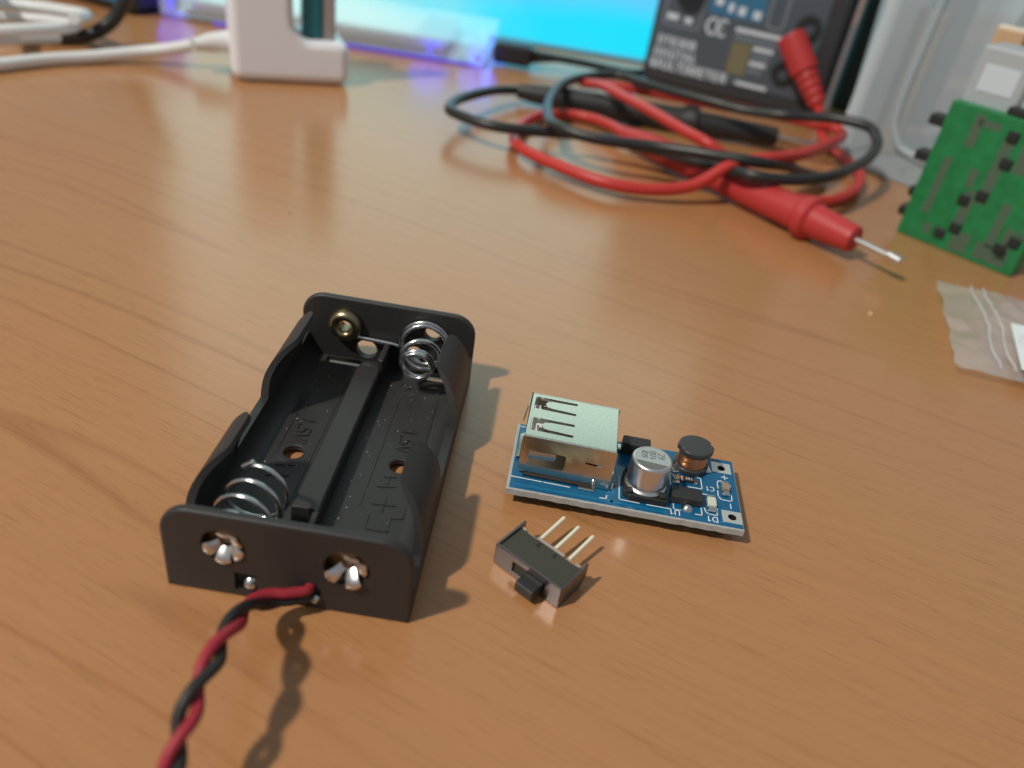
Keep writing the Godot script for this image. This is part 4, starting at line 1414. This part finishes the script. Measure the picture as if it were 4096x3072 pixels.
func tub_and_module() -> void:
	# frosted storage tub, turned about half a right angle
	var t := thing("frosted_tub", "large frosted clear plastic storage tub beside the multimeter", "storage tub", Vector3(106, 0, -311), deg_to_rad(-42))
	var tb: Material = mats["tub"]
	var W := 150.0
	var D := 120.0
	var H := 110.0
	# walls lean outwards towards the rim
	var wall := []
	var prof := [[0.3, 0.0], [1.5, 0.0], [8.0, 0.4], [60.0, 3.0], [H, 5.5]]
	var ringed := func(off: float) -> PackedVector2Array: return rect(-off, -D - off, W + off, off, 7.0, 6)
	for k in prof.size() - 1:
		var a: PackedVector2Array = ringed.call(prof[k][1])
		var b: PackedVector2Array = ringed.call(prof[k + 1][1])
		for i in a.size():
			var j := (i + 1) % a.size()
			quad(wall, Vector3(a[i].x, prof[k][0], a[i].y), Vector3(a[j].x, prof[k][0], a[j].y), Vector3(b[j].x, prof[k + 1][0], b[j].y), Vector3(b[i].x, prof[k + 1][0], b[i].y))
	part("tub_wall", wall, tb, t, 50.0)
	part("tub_floor", extrude(rect(0, 0, W, D, 7.0, 6), [], 0.4, 1.2, 0.0, Transform3D(Basis(Vector3.RIGHT, -PI / 2), Vector3.ZERO)), tb, t)
	# pressed bead on the front wall
	var bead := []
	for q in [Vector3(22, 108, 6.0), Vector3(20, 60, 3.6), Vector3(19, 26, 2.0), Vector3(22, 15, 1.6), Vector3(30, 11, 1.4), Vector3(60, 10, 1.2), Vector3(120, 10, 1.2)]:
		bead.append(q)
	part("pressed_bead", tube(spline(bead, 8), 1.3, 8), tb, t, 60.0)
	# things inside, dim through the frosting
	var sk := thing("grey_rod", "dark grey rod leaning inside the frosted tub", "rod", Vector3(150, 2, -300))
	part("rod_body", tube([Vector3(-10, 3, 0), Vector3(20, 100, -20)], 3.5, 12), mats["meter frame"], sk, 60.0)
	var pk := thing("beige_packet", "beige card packet standing inside the frosted tub behind its wall", "packet", Vector3(118, 1.5, -335), deg_to_rad(-42))
	part("packet_body", box(Vector3(10, 26, -4), Vector3(20, 52, 5), 0.8), mats["chip tan"], pk, 0.0)
	var gb := thing("dark_green_box", "dark green box standing between the multimeter and the frosted tub", "box", Vector3(128, 0, -396), deg_to_rad(-12))
	part("box_body", box(Vector3(22, 60, -8), Vector3(44, 119.6, 14), 1.0), mats["green card"], gb, 0.0)
	for q in [["edge_light_sheet", "pale blue sheet added inside the frosted tub for light caught along its edge", Vector3(108.5, 1.5, -318), Vector3(5, 78, 30), "bag paper"], ["grey_sleeve", "blue grey sleeve lying inside the frosted tub under the grey rod", Vector3(140, 1.5, -292), Vector3(40, 20, 12), "relay grey"], ["slate_case", "slate coloured case standing at the back inside the frosted tub", Vector3(165, 1.5, -330), Vector3(70, 84, 14), "meter frame"]]:  # first one is a sheet added for the light caught on the tub corner
		var it := thing(q[0], q[1], "packet", q[2], deg_to_rad(-42))
		part("case_body", box(Vector3(q[3].x / 2, q[3].y / 2, -q[3].z / 2), q[3], 1.5), mats[q[4]], it, 0.0)
	# green board with relays, standing on its edge in front of the tub
	var ang := -atan2(23.0, 25.5)
	var g := thing("green_module", "green circuit board standing on edge with black pegs and grey relays behind", "circuit board", Vector3(109.7, 0, -240), ang)
	var WB := 34.5
	var HB := 40.0
	part("board", box(Vector3(WB / 2, HB / 2, -4.0), Vector3(WB, HB, 8.0), 0.3), mats["pcb green"], g, 0.0)
	var tr: Material = mats["pcb trace"]
	for q in [[9, 34, 2.6, 9], [5.5, 17, 2.2, 17], [13.5, 22, 2.4, 5], [18.5, 26, 3.0, 20], [15.5, 14, 3.0, 10], [24, 31, 3.6, 9], [25.5, 12, 2.4, 13], [29.5, 8, 3.0, 9], [18, 4, 5.0, 6], [27, 4, 9.0, 5], [8, 4.5, 2.4, 3], [33, 18, 2.4, 14], [12, 36.5, 6.0, 2]]:
		part("copper_trace", box(Vector3(q[0], q[1], 0.03), Vector3(q[2], q[3], 0.06), 0.0, Transform3D(Basis(), Vector3.ZERO)), tr, g, 0.0)
	var pg := box(Vector3(0, 0, 0.4), Vector3(3.1, 3.0, 0.9), 0.35)
	var pgm := commit(pg, 40.0)
	for q in [[18.8, 35.4], [20.2, 28.4], [18.2, 18.4], [14.2, 15.8], [15.4, 7.6], [12.0, 4.6], [31.4, 9.6], [28.6, 6.6]]:
		part("black_peg", pgm, mats["pin black"], g, 0.0, Vector3(q[0], q[1], 0.05))
	for q in [[-1.2, 33.6, 6.5], [-1.2, 23.2, 6.2], [-0.2, 12.8, 3.0], [-0.2, 6.6, 4.2]]:
		part("edge_header", box(Vector3(q[0], q[1], -3.0), Vector3(q[2], 3.0, 5.0), 0.4), mats["pin black"], g, 0.0)
	part("header_strip", box(Vector3(24, HB + 1.0, -3.2), Vector3(20, 2.4, 4.0), 0.4), mats["pin black"], g, 0.0)
	for k in 2:
		var rl := part("relay", box(Vector3(8.0 + k * 15.0, HB + 0.0, -11.5), Vector3(14.6, 30.0, 15.0), 0.8), mats["relay grey"], g, 0.0)
		part("relay_label", box(Vector3(8.0 + k * 15.0, HB + 7.0, -3.9), Vector3(9.5, 7.0, 0.2)), mats["meter print"], rl, 0.0)
	# pale sawn stick behind the relays
	var w := thing("wood_stick", "short pale wooden stick with a sawn end standing behind the grey relays", "stick", Vector3(132.5, 0, -271.0), deg_to_rad(-30))
	part("stick_side", box(Vector3(0, 28.4, 0), Vector3(8.4, 56.8, 8.0), 0.4), mats["pale wood"], w, 0.0)
	part("sawn_end", box(Vector3(0, 57.0, 0), Vector3(8.0, 0.6, 7.4), 0.1), mats["sawn wood"], w, 0.0)
	var db := thing("dark_block", "dark brown block standing next to the pale wooden stick", "block", Vector3(146.0, 0, -268.0), deg_to_rad(-30))
	part("block_body", extrude(rect(-7, 0.1, 7, 63, 2.0, 4), [], -6, 6, 0.8), mats["black plastic"], db, 30.0)

func bag() -> void:
	var t := thing("zip_bag", "small clear zip bag with a white slip lying flat on the table", "bag", Vector3(100, 0, -175))
	# local axes: a runs from the open end inwards, b from the far side to the near side
	var o := Vector3(105.5, 0, -197.0) - Vector3(100, 0, -175)
	var ea := Vector3(0.985, 0, 0.17) * 62.0
	var eb := Vector3(-10.6, 0, 43.6)
	var n := FastNoiseLite.new()
	n.seed = 31
	n.frequency = 0.075
	n.fractal_octaves = 4
	for layer in 2:
		var s := []
		var g := []
		var na := 44
		var nb := 30
		for i in na + 1:
			var row := []
			for j in nb + 1:
				var a := float(i) / na
				var b := float(j) / nb
				var edge := sin(PI * clampf(b, 0.0, 1.0))
				var puff := (1.0 - exp(-a * 5.0)) * pow(maxf(edge, 0.0), 0.5)
				var hgt := 2.4 + 1.2 * (1.0 - b) + n.get_noise_2d(a * 62.0, b * 44.0) * 1.7 * (0.35 + puff)
				hgt += (1.6 if layer == 1 else -0.9) * puff
				if layer == 0:
					hgt = minf(hgt, 2.6 + 1.2 * (1.0 - b))
				row.append(o + ea * a + eb * b + Vector3(0, maxf(hgt, 0.25 + layer * 0.2), 0) + Vector3(n.get_noise_2d(b * 60.0, 99.0) * 1.2 * (1.0 - a), 0, 0))
			g.append(row)
		for i in na:
			for j in nb:
				quad(s, g[i][j], g[i][j + 1], g[i + 1][j + 1], g[i + 1][j])
		part("film", s, mats["bag film"], t, 70.0)
	for k in 2:
		var zp := []
		for j in 21:
			var b := 0.03 + 0.94 * j / 20.0
			zp.append(o + ea * (0.135 + 0.05 * k) + eb * b + Vector3(n.get_noise_2d(b * 30.0, 5.0) * 1.6, 3.7 + 1.0 * (1.0 - b) + 0.6 * sin(PI * b), 0))
		part("zip_strip", tube(zp, 0.26, 6), mats["bag zip"], t, 60.0)
	var pq := []
	quad(pq, o + ea * 0.235 + eb * 0.44 + Vector3(0, 4.6, 0), o + ea * 0.95 + eb * 0.40 + Vector3(0, 4.8, 0), o + ea * 0.95 + eb * 0.93 + Vector3(0, 3.9, 0), o + ea * 0.215 + eb * 0.93 + Vector3(0, 3.7, 0))
	var pb := []
	for v in pq:
		pb.append(v + Vector3(0, -0.15, 0))
	pq.append_array(pb)
	part("paper_slip", pq, mats["bag paper"], t, 0.0)

func specks() -> void:
	var r := RandomNumberGenerator.new()
	r.seed = 77
	for q in [[Vector3(-61.4, 0, -181.3), 0.5, "tiny pale crumb on bare wood between the battery holder and the white charger"], [Vector3(83.5, 0, -177.2), 0.85, "pale crumb on the wood between the zip bag and the red probe tip"]]:
		var s := lathe([Vector2(0.001, q[1] * 0.9), Vector2(q[1] * 0.7, q[1] * 0.7), Vector2(q[1], q[1] * 0.25), Vector2(q[1] * 0.8, 0.01)], 9, Transform3D(Basis(Vector3.UP, r.randf() * 6.0), Vector3.ZERO), Vector2(1.0, 0.7))
		var t := thing("crumb", q[2], "crumb", q[0], 0.0, "crumbs on the table")
		part("crumb_body", s, mats["pale wood"], t, 60.0)
